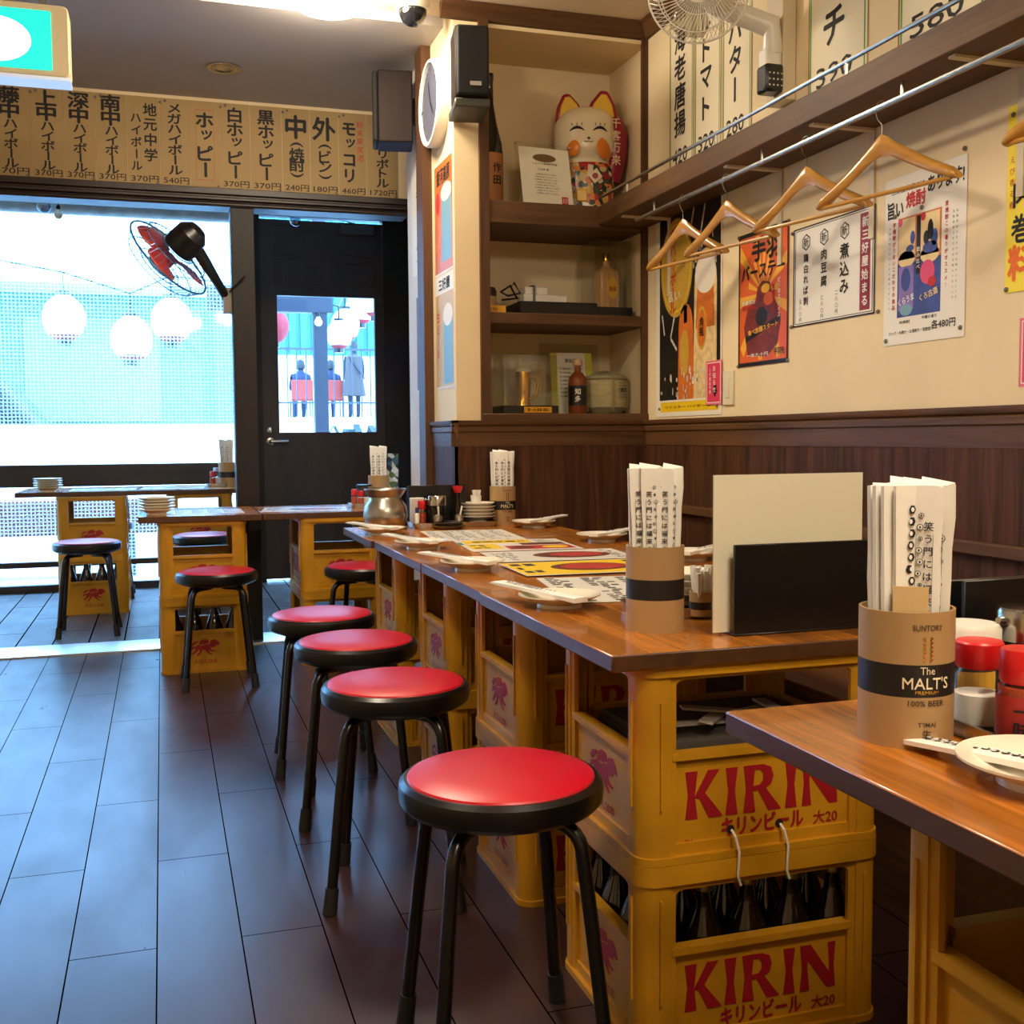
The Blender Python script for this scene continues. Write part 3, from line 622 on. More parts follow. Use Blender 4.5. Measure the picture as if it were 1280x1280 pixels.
# ---------------------------------------------------------------- beer crates and their bottles
CL, CW, CH, CT = .445, .364, .319, .012
def letter_polys():
    I = [(0, 0), (.30, 0), (.235, .5), (.30, 1), (0, 1), (.065, .5)]
    K2 = [(.22, .44), (.56, 1), (.84, 1), (.44, .47), (.36, .42)]; K3 = [(.27, .56), (.44, .58), (.92, .02), (.90, 0), (.58, 0)]
    R2 = [(.18, 1), (.5, 1), (.7, .93), (.76, .74), (.7, .56), (.5, .46), (.22, .46), (.22, .55), (.42, .57), (.5, .66), (.5, .8), (.42, .9), (.2, .9)]
    R3 = [(.34, .5), (.56, .5), (.96, .02), (.94, 0), (.64, 0)]
    N2 = [(0, 1), (.26, 1), (.80, .28), (.80, 0), (.70, 0), (.12, .74)]
    sh = lambda p, dx, w=1: [(x * w + dx, y) for x, y in p]
    return [I, K2, K3] + [sh(I, 1.0)] + [sh(I, 1.45), sh(R2, 1.45), sh(R3, 1.45)] + [sh(I, 2.52)] + [sh(I, 2.96, .8), sh(N2, 2.98), sh([(0, 0), (.2, 0), (.16, .5), (.2, 1), (0, 1), (.04, .5)], 3.70)], 3.9
BEAST = [[(.16, .52), (.3, .66), (.5, .62), (.72, .7), (.9, .6), (.86, .44), (.66, .34), (.42, .36), (.24, .34)], [(.8, .62), (.86, .9), (1.06, .96), (1.2, .8), (1.26, .6), (1.12, .62), (1.06, .5), (.92, .46)],
         [(.36, .66), (.4, .9), (.56, 1), (.74, .98), (.82, .8), (.7, .72)], [(.2, .6), (.06, .56), (0, .36), (.1, .42), (.18, .48)], [(.24, .4), (.14, .26), (.02, .1), (.1, .08), (.24, .22), (.36, .36)],
         [(.4, .38), (.38, .22), (.24, .02), (.32, 0), (.46, .18), (.52, .36)], [(.72, .4), (.86, .24), (1.06, .2), (1.08, .26), (.92, .32), (.84, .46)], [(.6, .36), (.7, .18), (.88, .02), (.94, .06), (.8, .2), (.76, .4)],
         [(.04, .7), (.16, .86), (.32, .9), (.34, .8), (.2, .74), (.12, .62)]]
def make_crate(label, loc, rz, zs=1.0, grp=None, ties=False, print_m=crate_red, upper=False):
    t = thing('beer_crate', label, 'crate', loc, rz, grp); t.scale = (1, 1, zs)
    hx, hy = CL / 2, CW / 2; r = .032; b = MB()
    for sx in (-1, 1):
        for sy in (-1, 1):
            p = [(hx - .05, hy)] + arc(hx - r, hy - r, r, PI / 2, 0, 6) + [(hx, hy - .048), (hx - CT, hy - .048)] + arc(hx - r, hy - r, r - CT, 0, PI / 2, 4) + [(hx - .05, hy - CT)]
            b.prism([(x * sx, y * sy) for x, y in p], (0, 0, 0), X3, Y3, CH)
            q = [(hx - .062, hy - .004), (hx - .048, hy - .002), (hx - .048, hy - CT), (hx - .062, hy - CT)]; b.prism([(x * sx, y * sy) for x, y in q], (0, 0, 0), X3, Y3, CH)
            q = [(hx - .004, hy - .06), (hx - .002, hy - .046), (hx - CT, hy - .046), (hx - CT, hy - .06)]; b.prism([(x * sx, y * sy) for x, y in q], (0, 0, 0), X3, Y3, CH)
            b.box(*sorted((sx * (hx - .036), sx * (hx - .032))), *sorted((sy * (hy - .001), sy * (hy + .004))), .09, .262); b.box(*sorted((sx * (hx - .001), sx * (hx + .004))), *sorted((sy * (hy - .036), sy * (hy - .032))), .09, .262)
    for s_, (U, half, dep) in ((0, (X3, hx - .055, hy)), (1, (Y3, hy - .052, hx))):
        for sg in (-1, 1):
            def bx(a0, a1, d0, d1, z0, z1):
                d0, d1 = sorted((sg * d0, sg * d1))
                if s_ == 0: b.box(a0, a1, d0, d1, z0, z1)
                else: b.box(d0, d1, a0, a1, z0, z1)
            bx(-half, half, dep - .02, dep - .011, .012, .168); bx(-half, half, dep - .024, dep - .002, .166, .178)
            bx(-half, half, dep - .018, dep - .006, .012, .03)
            zr = .294 if upper else .272
            pr = [(-half, CH), (half, CH), (half, zr - .02)] + arc(half - .022, zr - .02, .022, 0, PI / 2, 4) + arc(-half + .022, zr - .02, .022, PI / 2, PI, 4) + [(-half, zr - .02)]
            O = (0, sg * (dep - .015), 0) if s_ == 0 else (sg * (dep - .015), 0, 0)
            b.prism(pr, O, U, Z3, (.011 if (s_ == 1) == (sg > 0) else -.011))
    for z0, z1, off in ((CH - (.016 if upper else .034), CH - .001, .004), (0, .012, .0035)):
        o = rrect(-hx - off, hx + off, -hy - off, hy + off, r + off, 5); i = rrect(-hx + .012, hx - .012, -hy + .012, hy - .012, r - .012, 5); k = len(o); vs = [(x, y, z) for z in (z0, z1) for x, y in o] + [(x, y, z) for z in (z0, z1) for x, y in i]; fs = []
        for j in range(k):
            q = (j + 1) % k; fs += [(j, q, k + q, k + j), (2 * k + j, 3 * k + j, 3 * k + q, 2 * k + q), (k + j, k + q, 3 * k + q, 3 * k + j), (j, 2 * k + j, 2 * k + q, q)]
        b.add(vs, fs)
    b.box(-hx + .012, hx - .012, -hy + .012, hy - .012, .006, .014)
    b.build('crate_body', yellow, t, sharp=40)
    d = MB()
    for k in (-1.5, -.5, .5, 1.5): d.box(k * .083 - .0015, k * .083 + .0015, -hy + .02, hy - .02, .014, .085)
    for k in (-1, 0, 1): d.box(-hx + .02, hx - .02, k * .083 - .0015, k * .083 + .0015, .014, .085)
    d.build('bottle_divider', yellow, t)
    ps, wd = letter_polys()
    for sg in (-1, 1):
        U = X3 * -sg; lt = MB(); O = Vector((0, sg * (hy - .011), 0)); s_ = .282 / wd
        for p in ps: lt.prism([(x * s_ - .141, y * .078 + .066) for x, y in p], O, U, Z3, .001 + .0002 * (ps.index(p) % 3))
        lt.text('キリンビール', O + Z3 * .0475, U, Z3, .03, 0, .05, .0012, fit=(.15, .030)); lt.text('大20', O + Z3 * .044 + U * .118, U, Z3, .02, 0, .02, .0012, fit=(.046, .022)); lt.text('D1', O + Z3 * .03 - U * .135, U, Z3, .012, 0, .0, .0012)
        lt.build('lettering', print_m, t)
        U = Y3 * sg; lt = MB(); O = Vector((sg * (hx - .011), 0, 0)); mir = 1
        for p in BEAST: lt.prism([((x - .64) * .098, y * .07 + .07) for x, y in p], O, U, Z3, .001 + .00012 * BEAST.index(p))
        lt.text('大びん20本', O + Z3 * .046, U, Z3, .02, 0, .015, .0012, fit=(.1, .02)); lt.build('emblem', print_m, t)
    if ties:
        for x in (-.06, .03):
            MB().tube([(x, -hy + .006, .042), (x, -hy - .006, .036), (x + .006, -hy - .009, .01), (x + .004, -hy - .008, -.03), (x + .012, -hy - .004, -.048)], .0022, 6).build('tie_string', white, t)
            MB().lathe([(0, 0), (.007, 0), (.007, .001), (0, .001)], 12, c=(x, -hy + .0105, .042), axis=(0, -1, 0)).build('tie_hole', ink, t)
    return t
bottle_m = mat('brown_bottle', (20, 11, 6), .08, spec=.7); cap_m = mat('bottle_cap', (150, 130, 80), .35, metal=.8)
def make_bottle(label, loc, grp):
    t = thing('beer_bottle', label, 'bottle', loc, group=grp)
    MB().lathe([(0, 0), (.034, 0), (.0365, .006), (.0365, .165), (.034, .185), (.024, .215), (.0155, .24), (.0135, .272), (.0148, .275), (.0148, .284), (0, .285)], 20).build('glass_body', bottle_m, t)
    MB().lathe([(.0158, .276), (.0162, .283), (.0145, .289), (0, .2895)], 14).build('crown_cap', cap_m, t)
    return t
crates = {}
def stack(key, x, y, rz, where, zs=1.0, z0=0.0, ties=False):
    g = 'yellow beer crates holding up the tables'
    for i, lv in enumerate(('lower', 'upper')):
        crates[key, i] = make_crate('%s yellow crate of the stack %s' % (lv, where), (x, y, z0 + i * CH * zs), rz, zs, g, ties and i == 1, upper=i == 1)
X1 = .703 + CL / 2
stack('n', X1, 1.558 + CW / 2, 0, 'under the near corner of the long table', ties=True)
stack('b', X1, 2.172 + CW / 2, 0, 'second along the long table')
stack('c', X1, 2.780 + CW / 2, 0, 'third along the long table')
stack('d', X1, 3.464 + CW / 2, 0, 'at the far end of the long table')
stack('s', X1, .565 + CW / 2, 0, 'under the table in the right foreground')
stack('w', -.026 + CW / 2, 4.875 + CL / 2, PI / 2, 'under the middle table, left end', 1.02)
stack('p', .568 + CW / 2, 4.875 + CL / 2, PI / 2, 'under the middle table next to the pillar', 1.02)
stack('f', -.565 + CW / 2, 6.55 + CL / 2, PI / 2, 'at the left of the window table', 1.03, PD)
stack('g', .02 + CW / 2, 6.62 + CL / 2, PI / 2, 'at the right of the window table', 1.03, PD)
bt0 = None
def bottles(key, where, cols, rows, hs=1.0):
    global bt0
    c = crates[key, 0]; rz = c.rotation_euler[2]
    for i in cols:
        for j in rows:
            x, y = (i - 2) * .083, (j - 1.5) * .083; cx, sx = math.cos(rz), math.sin(rz)
            loc = (c.location.x + x * cx - y * sx, c.location.y + x * sx + y * cx, c.location.z + .0145)
            lb = 'brown bottle in the lower crate %s' % where; g = 'beer bottles in the crate %s' % where
            if bt0 is None: bt0 = o = make_bottle(lb, loc, g)
            else: o = dup(bt0, lb, loc, 0, g)
            o.scale = (1, 1, hs)
bottles('n', 'under the near corner of the long table', range(5), (0, 1), .84); bottles('n', 'under the near corner of the long table', (0,), (2, 3), .84)
bottles('w', 'under the middle table, left end', (0,), range(4)); bottles('f', 'at the left of the window table', (0,), range(4))

# ---------------------------------------------------------------- table tops
TT = CH * 2
def top(label, x0, x1, y0, y1, z=TT, th=.026, m=None):
    b = MB().box(x0, x1, y0, y1, 0, th); b.m = [0, 0, 1, 1, 1, 1]; o = b.build('tabletop', [m or table_m, tedge_m], bevel=.002, seg=1); o.location.z = z + .0005
    return tag(o, label, 'table')
top('varnished brown tabletop nearest the viewpoint of the long table', .648, 1.42, 1.545, 2.286)
top('varnished brown tabletop second from the near end of the long table', .656, 1.42, 2.29, 2.884)
top('varnished brown tabletop third from the near end of the long table', .655, 1.42, 2.888, 3.57)
top('varnished brown tabletop at the far end of the long table by the alcove', .645, 1.42, 3.574, 4.15)
top('varnished brown tabletop in the right foreground', .647, 1.42, .45, 1.187)
T3, T4 = CH * 2.04, PD + CH * 2.06
top('dark tabletop left half of the middle table', -.103, .405, 4.86, 5.46, T3)
top('dark tabletop right half of the middle table by the pillar', .41, 1.09, 4.87, 5.42, T3)
top('dark tabletop by the window with a plate stack on its left', -.78, .505, 6.60, 7.25, T4)
ZT = TT + .0265; ZT3 = T3 + .0265; ZT4 = T4 + .0265
wb_ = thing('wall_bench', 'low brown wooden bench along the right wall behind the tables', 'bench', (1.63, 0, 0))
MB().box(-.225, .24, .6, 4.1, .395, .42).build('bench_seat', wood('bench_wood', (92, 56, 26), (128, 84, 44), 'Y', rough=.3), wb_, bevel=.004)
MB().box(-.19, -.17, .65, 4.05, 0, .395).build('front_panel', dwood_y, wb_)

# ---------------------------------------------------------------- stools
def make_stool(label, loc, rz, grp):
    t = thing('stool', label, 'stool', loc, rz, grp)
    MB().lathe([(0, .41), (.13, .41), (.155, .42), (.1625, .428), (.1645, .444), (.1625, .456), (.155, .463), (.149, .463)], 48).build('seat_rim', mat('rim_black', (12, 12, 13), .3), t)
    MB().lathe([(.152, .460), (.148, .466), (.13, .4705), (.09, .4735), (.04, .475), (0, .4755)], 48).build('seat_cushion', redv, t)
    for k in range(4):
        a = k * PI / 2; d = Vector((math.cos(a), math.sin(a), 0)); pts = [d * .035 + Z3 * .402, d * .10 + Z3 * .402]
        for i in range(1, 7): th = PI / 2 * i / 6; pts.append(d * (.10 + .045 * math.sin(th)) + Z3 * (.402 - .045 * (1 - math.cos(th))))
        pts += [d * .160 + Z3 * .25, d * .19 + Z3 * .02]
        lg = MB().tube(pts, .0115, 12).build('leg', blackm, t)
        MB().tube([d * .1855 + Z3 * .055, d * .1935 + Z3 * .0005], [.0145, .0155], 12).build('rubber_foot', rubber, lg)
    return t
sg_ = 'red-topped stools'
st0 = make_stool('red and black stool nearest the viewpoint', (.502, 1.655, 0), math.radians(43), sg_)
for lb, x, y, z, a in (('red and black stool second from the viewpoint beside the long table', .478, 2.37, 0, 30), ('red and black stool third from the viewpoint beside the long table', .480, 2.905, 0, 35), ('red and black stool fourth from the viewpoint, glare on its seat', .455, 3.38, 0, 40),
                     ('red stool half hidden beyond the long table, before the pillar crates', .80, 4.62, 0, 20), ('red stool in front of the crates with a plate stack above', .20, 4.645, 0, 45), ('dim red stool in front of the crates by the window', -.372, 5.90, PD, 45),
                     ('red stool seen through the upper crate of the middle table', .20, 6.10, PD, 10), ('stool tucked behind the crates at the window', -.335, 7.24, PD, 45)):
    dup(st0, lb, (x, y, z), math.radians(a), sg_)
# ---------------------------------------------------------------- chopstick cups
def make_cup(label, loc, face, scale=1.0):
    """brown tube with a black band; 'face' is the direction (deg) its print looks to"""
    t = thing('chopstick_cup', label, 'cup', loc); R, Hh = .0505, .147
    MB().lathe([(0, .002), (.047, .002), (R, .0), (R, .056, 1), (R, .091, 0), (R, Hh), (R - .003, Hh), (R - .003, .006), (0, .006)], 48).build('tube', [kraft, bandk], t)
    a = math.radians(face); n = Vector((math.cos(a), math.sin(a), 0)); U = Z3.cross(n); q = MB(); ax = (0, 0, 0); wr = (R, ax)
    def T(s, z, w_, h_, mi, bold=.01): q.text(s, Z3 * z, U, Z3, .01, mi, bold, .0006, fit=(w_, h_), wrap=wr)
    T("MALT'S", .0715, .052, .0125, 0, .025); T('The', .085, .016, .008, 0, .0); T('PREMIUM', .0615, .026, .0035, 1, 0)
    T('SUNTORY', .131, .033, .006, 2, .02); T('100% BEER', .050, .040, .006, 2, .02); T("T'IMAI", .027, .02, .005, 2, .01); T('生', .017, .01, .009, 2, .01)
    for i in range(6):
        for s in (-1, 1): 
            z = .094 + i * .0045; x = s * .002
            p = [(x, z), (x + s * .004, z + .003), (x + s * .001, z + .005)]
            aa = [xx / R for xx, _ in p]; q.add([U * (math.sin(b_) * (R + .0006)) + n * (math.cos(b_) * (R + .0006)) + Z3 * zz for b_, (_, zz) in zip(aa, p)], [(0, 1, 2)], 1)
    q.build('cup_print', [mat('print_cream', (236, 224, 190), .6), gold, mat('print_brown', (72, 52, 34), .6)], t)
    return t
paper_m = mat('sleeve_paper', (240, 238, 232), .65, var=.03, vscale=30)
def sleeve_mesh(seed):
    rn = random.Random(seed); b = MB(); w_, th, l = .0160, .0032, .272; rows = []
    for i in range(9):
        s = i / 8; ww = w_ * (1 + rn.uniform(-.05, .05)) * (1.12 if s > .8 else 1); tt = th * (1.2 - .5 * s) * (1 + rn.uniform(-.2, .2)); ox = rn.uniform(-.0008, .0008); z = l * s
        rows += [(-ww + ox, -tt, z), (-ww * .55 + ox, -tt * 1.3, z), (ww * .55 + ox, -tt * 1.3, z), (ww + ox, -tt, z + (rn.uniform(-.004, .008) if i == 8 else 0)), (ww + ox, tt, z), (-ww + ox, tt, z + (rn.uniform(-.004, .01) if i == 8 else 0))]
    fs = [(i * 6 + j, i * 6 + (j + 1) % 6, (i + 1) * 6 + (j + 1) % 6, (i + 1) * 6 + j) for i in range(8) for j in range(6)] + [(5, 4, 3, 2, 1, 0), tuple(48 + j for j in range(6))]
    b.add(rows, fs, 0); O = Vector((0, -th * 1.36, 0))
    if seed % 3 != 2:
        b.column('笑う門には福来る。', O + Vector((-.004 if seed % 3 == 0 else .003, -.0009, .235)), X3, Z3, .0105, .0135, 1, .02, .0004)
        for i in range(13):
            x = (.0055 if seed % 3 == 0 else -.006) + rn.uniform(-.0022, .0022); z = .09 + i * .0125; rr_ = rn.uniform(.0022, .0038); o = ell(x, z, rr_, rr_, 7); inn = ell(x, z, rr_ - .0008, rr_ - .0008, 7)
            b.prism(o, O + Vector((0, -.0006, 0)), X3, Z3, .0003, 1); b.prism(inn, O + Vector((0, -.0009, 0)), X3, Z3, .0003, 0); b.prism(ell(x, z, .001, .0016, 5), O + Vector((0, -.0012, 0)), X3, Z3, .0003, 1)
        for i in range(2): b.prism([(-.0095 + .017 * i, .1), (-.009 + .017 * i, .1), (-.009 + .017 * i, .22), (-.0095 + .017 * i, .22)], O + Vector((0, -.0006, 0)), X3, Z3, .0003, 2)
    else:
        for i in range(14):
            z = .08 + i * .0128; b.prism(ell(rn.uniform(-.002, .002), z, .0042, .005, 6), O + Vector((0, -.0006, 0)), X3, Z3, .0003, 1); b.prism(ell(rn.uniform(-.002, .002), z, .0022, .0028, 6), O + Vector((0, -.0009, 0)), X3, Z3, .0003, 0)
    return b
pr_grey = mat('print_grey', (120, 118, 116), .7)
sleeves = []
for sd in range(3):
    o = sleeve_mesh(sd).build('chopstick_sleeve', [paper_m, ink, pr_grey], sharp=30); tag(o, 'white printed paper chopstick sleeve', 'chopsticks'); sleeves.append(o)
used = [False] * 3
def place_sleeve(k, label, M, group=None):
    o = sleeves[k]
    if used[k]: o = o.copy(); COL.objects.link(o)
    used[k] = True
    if 'group' in o.keys(): del o['group']
    o['label'] = label
    if group: o['group'] = group
    o.matrix_world = M
    return o
def standing(cup, face, spots, where, zb=.009):
    c = Vector(cup); a = math.radians(face); n = Vector((math.cos(a), math.sin(a), 0)); U = Z3.cross(n)
    for (dx, dn, tilt, yaw, k) in spots:
        # dx sideways, dn towards the viewer, all inside the tube
        rr_ = math.hypot(dx, dn); q_ = min(1, .026 / max(rr_, 1e-6)); dx *= q_; dn *= q_; tilt *= .6
        p = c + U * dx + n * dn + Z3 * zb
        Rm = Matrix.Rotation(a + PI / 2 + yaw, 4, 'Z') @ Matrix.Rotation(tilt, 4, 'Y')
        place_sleeve(k, 'white chopstick sleeve in the cup %s' % where, Matrix.Translation(p) @ Rm, 'chopstick sleeves in the cup %s' % where)
C2 = (.778, 1.018, ZT); C1 = (.813, 1.745, ZT); CF = (1.262, 4.105, ZT); CM = (.985, 5.22, ZT3); CW_ = (.375, 6.93, ZT4)
f_ = lambda c: math.degrees(math.atan2(-c[1], -c[0]))
make_cup('brown chopstick cup with a black lettered band on the right foreground table', C2, f_(C2) + 26)
make_cup('brown chopstick cup with a plain black band on the near corner of the long table', C1, f_(C1) + 165)
make_cup('brown chopstick cup with a lettered band at the far end of the long table', CF, f_(CF) + 22)
make_cup('brown chopstick cup on the middle table behind the silver pot', CM, f_(CM) + 150)
make_cup('brown chopstick cup on the table by the window', CW_, f_(CW_) + 150)
standing(C2, f_(C2), [(-.036, .006, -.02, .75, 2), (-.025, .018, -.015, .8, 2), (-.012, .024, -.01, .7, 2), (.0, .026, .0, .65, 2), (.022, .03, .015, .05, 1), (.034, .008, .03, -.3, 0), (.012, .008, .0, .3, 0), (-.018, -.008, -.02, .5, 1), (.02, -.014, .02, .2, 2), (-.002, -.03, 0, .1, 0)], 'on the right foreground table')
standing(C1, f_(C1), [(-.028, .02, -.03, .15, 0), (-.006, .034, -.01, 0, 0), (.016, .03, .015, -.05, 1), (.032, .012, .04, -.3, 0), (-.036, -.004, -.03, .3, 2), (-.012, .008, -.01, .1, 2), (.012, .004, .01, 0, 1), (.03, -.018, .03, .2, 2), (-.01, -.026, 0, 0, 0)], 'on the near corner of the long table')
standing(CF, f_(CF), [(-.022, .026, -.02, .1, 0), (.004, .032, 0, 0, 0), (.026, .022, .02, -.1, 1), (-.03, -.002, -.03, .2, 2), (.03, -.01, .03, 0, 2), (0, .004, 0, 0, 2)], 'at the far end of the long table')
standing(CM, f_(CM), [(-.024, .022, -.02, .1, 0), (.0, .03, 0, 0, 1), (.024, .022, .01, -.1, 0), (-.01, -.01, 0, .1, 2), (.02, -.015, .02, 0, 2)], 'on the middle table')
standing(CW_, f_(CW_), [(-.024, .02, -.04, .1, 0), (.002, .03, 0, 0, 1), (.022, .02, .01, -.1, 0), (-.01, -.015, 0, .1, 2)], 'on the table by the window')
nc = MB().box(-.018, .018, -.0012, .0012, 0, .166).build('kraft_card', mat('kraft_pale', (214, 184, 134), .65)); nc.rotation_euler = (.0, 0, math.radians(f_(C2) + 90)); nc.location = (C2[0] + .0 * .1, C2[1] - .0, ZT + .008)
_a = math.radians(f_(C2)); nc.location = (C2[0] + math.cos(_a) * .0435 + .004, C2[1] + math.sin(_a) * .0435 - .001, ZT + .008); tag(nc, 'pale brown paper envelope tucked in front of the foreground chopstick cup', 'envelope')

# ---------------------------------------------------------------- dishes, menus, condiments on the tables
def plate_mb(R=.082):
    return MB().lathe([(0, .004), (.036, .004), (.040, 0), (.045, 0), (.044, .007), (R * .8, .016), (R, .0235), (R, .026), (R * .78, .0195), (R * .55, .013), (0, .012)], 44)
p0 = None
def plate(label, x, y, z, R=1.0, grp='small white side plates'):
    global p0
    if p0 is None: p0 = plate_mb().build('side_plate', china); o = p0
    else: o = p0.copy(); COL.objects.link(o)
    tag(o, label, 'plate', grp); o.location = (x, y, z); o.scale = (R, R, 1); return o
def flat_sleeve(k, label, x, y, z, ang, tiltdeg=4.0):
    M = Matrix.Translation((x, y, z)) @ Matrix.Rotation(math.radians(ang), 4, 'Z') @ Matrix.Rotation(math.radians(-90 + tiltdeg), 4, 'X') @ Matrix.Translation((0, 0, -.136))
    return place_sleeve(k, label, M)
PL = [('white side plate nearest the viewpoint on the aisle side of the long table', .745, 2.045, 18, -.055), ('white side plate second from the viewpoint on the aisle side of the long table', .745, 2.69, 25, -.05), ('white side plate third from the viewpoint on the aisle side of the long table', .745, 3.27, 20, -.045), ('white side plate furthest on the aisle side, in front of the silver pot', .725, 3.80, 25, -.04),
      ('white side plate by the wall at the far end of the long table', 1.32, 3.90, -50, .05), ('white side plate by the wall, middle of three', 1.345, 3.29, -55, .055), ('white side plate by the wall, half hidden behind the near chopstick cup', 1.365, 2.70, -55, .055)]
for i, (lb, x, y, an, dx) in enumerate(PL):
    plate(lb, x, y, ZT)
    flat_sleeve((0, 0, 1, 0, 2, 2, 2)[i], 'chopstick sleeve on the ' + lb.replace('white side ', '').replace(' of the long table', '').replace('the aisle side', 'aisle side'), x + dx * .8, y + (.005 if dx < 0 else -.02), ZT + .0325, an if dx < 0 else an, 1.5)
plate('white side plate cut by the right edge on the foreground table', .800, .835, ZT)
flat_sleeve(2, 'chopstick sleeve lying on the foreground table towards the white plate', .775, .853, ZT + .0215, 5, -6)
for st, (x, y, z, n, wh) in {'a': (1.150, 4.07, ZT + .012, 5, 'at the far end of the long table'), 'b': (-.03, 5.02, ZT3, 5, 'on the left end of the middle table'), 'c': (-.62, 6.72, ZT4, 5, 'on the table by the window'), 'd': (.958, 1.935, ZT + .012, 4, 'behind the near chopstick cup')}.items():
    for i in range(n): plate('%s white plate of the stack %s' % (ordinal(n - 1 - i), wh), x + (.001 if i % 2 else 0) * 3, y + .001 * (i % 3), z + i * .0125, .8 if st in 'ad' else .95, 'stacked white plates %s' % wh)

# laminated menu sheets lying on the tables
paint_y = mat('menu_yellow', (236, 196, 26), .5); paint_r = mat('menu_red', (176, 50, 36), .5, var=.4, vscale=60); paint_b = mat('menu_brown', (96, 44, 28), .5, var=.5, vscale=50); paint_g = mat('menu_green', (30, 110, 84), .5); lam = mat('laminated_paper', (246, 242, 232), .3, coat=.15)
tiny = mat('menu_ink', (52, 48, 48), .5)
def sheet(label, x, y, z, w_, h_, rot, deco):
    b = MB().box(-w_ / 2, w_ / 2, -h_ / 2, h_, 0, .0009) if False else MB().box(-w_ / 2, w_ / 2, -h_ / 2, h_ / 2, 0, .0009)
    O = Vector((0, 0, .0009)); deco(b, w_, h_, O)
    o = b.build('menu_sheet', [lam, tiny, paint_y, paint_r, paint_b, paint_g]); o.location = (x, y, z); o.rotation_euler = (0, 0, math.radians(rot)); return tag(o, label, 'menu')
def R_(b, O, x0, x1, y0, y1, mi, l=.0003): b.prism([(x0, y0), (x1, y0), (x1, y1), (x0, y1)], O + Z3 * (l - .0002), X3, Y3, .0002, mi)
def lines(b, O, x0, x1, y0, y1, nx, ny, seed=1, mi=1, l=.0003, tall=.42):
    rn = random.Random(seed)
    for j in range(ny):
        for i in range(nx):
            xa = x0 + (x1 - x0) * (i + .06) / nx; wd = (x1 - x0) / nx * rn.uniform(.35, .88); ya = y0 + (y1 - y0) * (j + .2) / ny; hh = (y1 - y0) / ny * tall
            k = max(2, int(wd / (hh * 1.15 + 1e-6)))
            for q in range(k):
                if rn.random() < .85: R_(b, O, xa + wd * q / k, xa + wd * (q + .72) / k, ya + hh * rn.uniform(0, .2), ya + hh * rn.uniform(.75, 1), mi, l)
def d_grey(b, w, h, O): lines(b, O, -w * .46, w * .46, -h * .46, h * .46, 5, 14, 3)
def d_col(b, w, h, O):
    R_(b, O, -w * .44, w * .2, h * .18, h * .46, 2); b.text('串焼き盛り', O + Vector((-w * .1, h * .32, .0004)), X3, Y3, .05, 1, .03, .0003, fit=(w * .5, h * .1)); R_(b, O, -w * .46, -w * .18, -h * .34, .1 * h, 2); lines(b, O + Z3 * .0003, -w * .44, -w * .2, -h * .3, h * .06, 1, 3, 5, tall=.7)
    R_(b, O, -w * .14, w * .46, -h * .42, -h * .1, 3); R_(b, O, w * .05, w * .46, -h * .05, h * .14, 4); lines(b, O, w * .24, w * .46, h * .18, h * .44, 1, 5, 6); R_(b, O, -w * .5, -w * .46, h * .1, h * .3, 5)
    b.prism(ell(0, -h * .26, w * .11, h * .1, 18), O + Z3 * .0003, X3, Y3, .0002, 4); b.prism(ell(w * .3, -h * .26, w * .12, h * .1, 18), O + Z3 * .0003, X3, Y3, .0002, 2)
def d_meat(b, w, h, O):
    lines(b, O, -w * .46, -w * .2, -h * .4, h * .4, 1, 6, 8); b.prism(ell(w * .1, 0, w * .28, h * .3, 24), O, X3, Y3, .0002, 4); b.prism(ell(w * .14, .03 * h, w * .2, h * .2, 20), O + Z3 * .0002, X3, Y3, .0002, 3); lines(b, O + Z3 * .0004, w * .36, w * .47, -h * .4, h * .4, 1, 7, 9)
def d_yel(b, w, h, O):
    R_(b, O, -w * .49, w * .49, -h * .47, h * .47, 2); b.prism(ell(.0, 0, w * .25, h * .3, 28), O + Z3 * .0002, X3, Y3, .0002, 4); b.prism(ell(.02 * w, .02 * h, w * .21, h * .23, 24), O + Z3 * .0004, X3, Y3, .0002, 3); lines(b, O + Z3 * .0002, -w * .47, -w * .27, -h * .4, h * .4, 1, 3, 10, tall=.8); lines(b, O + Z3 * .0002, w * .28, w * .47, -h * .4, h * .4, 1, 3, 11, tall=.8)
def d_hand(b, w, h, O): lines(b, O, -w * .47, w * .47, -h * .47, h * .47, 4, 15, 12, tall=.75)
sheet('grey printed menu sheet furthest on the long table', 1.01, 3.66, ZT, .30, .40, -5, d_grey)
sheet('colourful menu sheet with yellow headings on the long table', 1.045, 3.26, ZT + .0012, .34, .34, -5, d_col)
sheet('white menu sheet with a dark meat dish on the long table', 1.06, 2.92, ZT + .0024, .40, .26, -4, d_meat)
sheet('yellow menu sheet with a plate of meat on the long table', 1.04, 2.62, ZT + .0036, .42, .27, -2, d_yel)
sheet('handwritten white menu sheet nearest on the long table', .985, 2.235, ZT + .0012, .36, .40, -9, d_hand)
sheet('pale menu sheet on the left half of the middle table', .15, 5.13, ZT3, .38, .30, 0, d_grey)
sheet('dark printed menu sheet on the right half of the middle table', .62, 5.12, ZT3, .38, .30, -8, d_meat)
sheet('pale menu sheet next to the plate stack on the table by the window', -.33, 6.86, ZT4, .36, .3, 0, d_grey)
sheet('bluish menu sheet on the right of the table by the window', .06, 6.9, ZT4, .36, .3, -5, d_meat)
pm = mat('paper_scrap', (176, 168, 156), .8)
q = MB(); rn = random.Random(4)
for i in range(9): q.box(-.17 + rn.uniform(-.012, .012), .17 + rn.uniform(-.012, .012), -.13 + rn.uniform(-.01, .01), .13 + rn.uniform(-.01, .01), i * .0105, i * .0105 + .01)
o = q.build('paper_pile', mat('pile_grey', (70, 64, 58), .8)); o.location = (.925, 1.74, CH + .0855); tag(o, 'dark pile of old papers inside the near upper crate', 'papers')
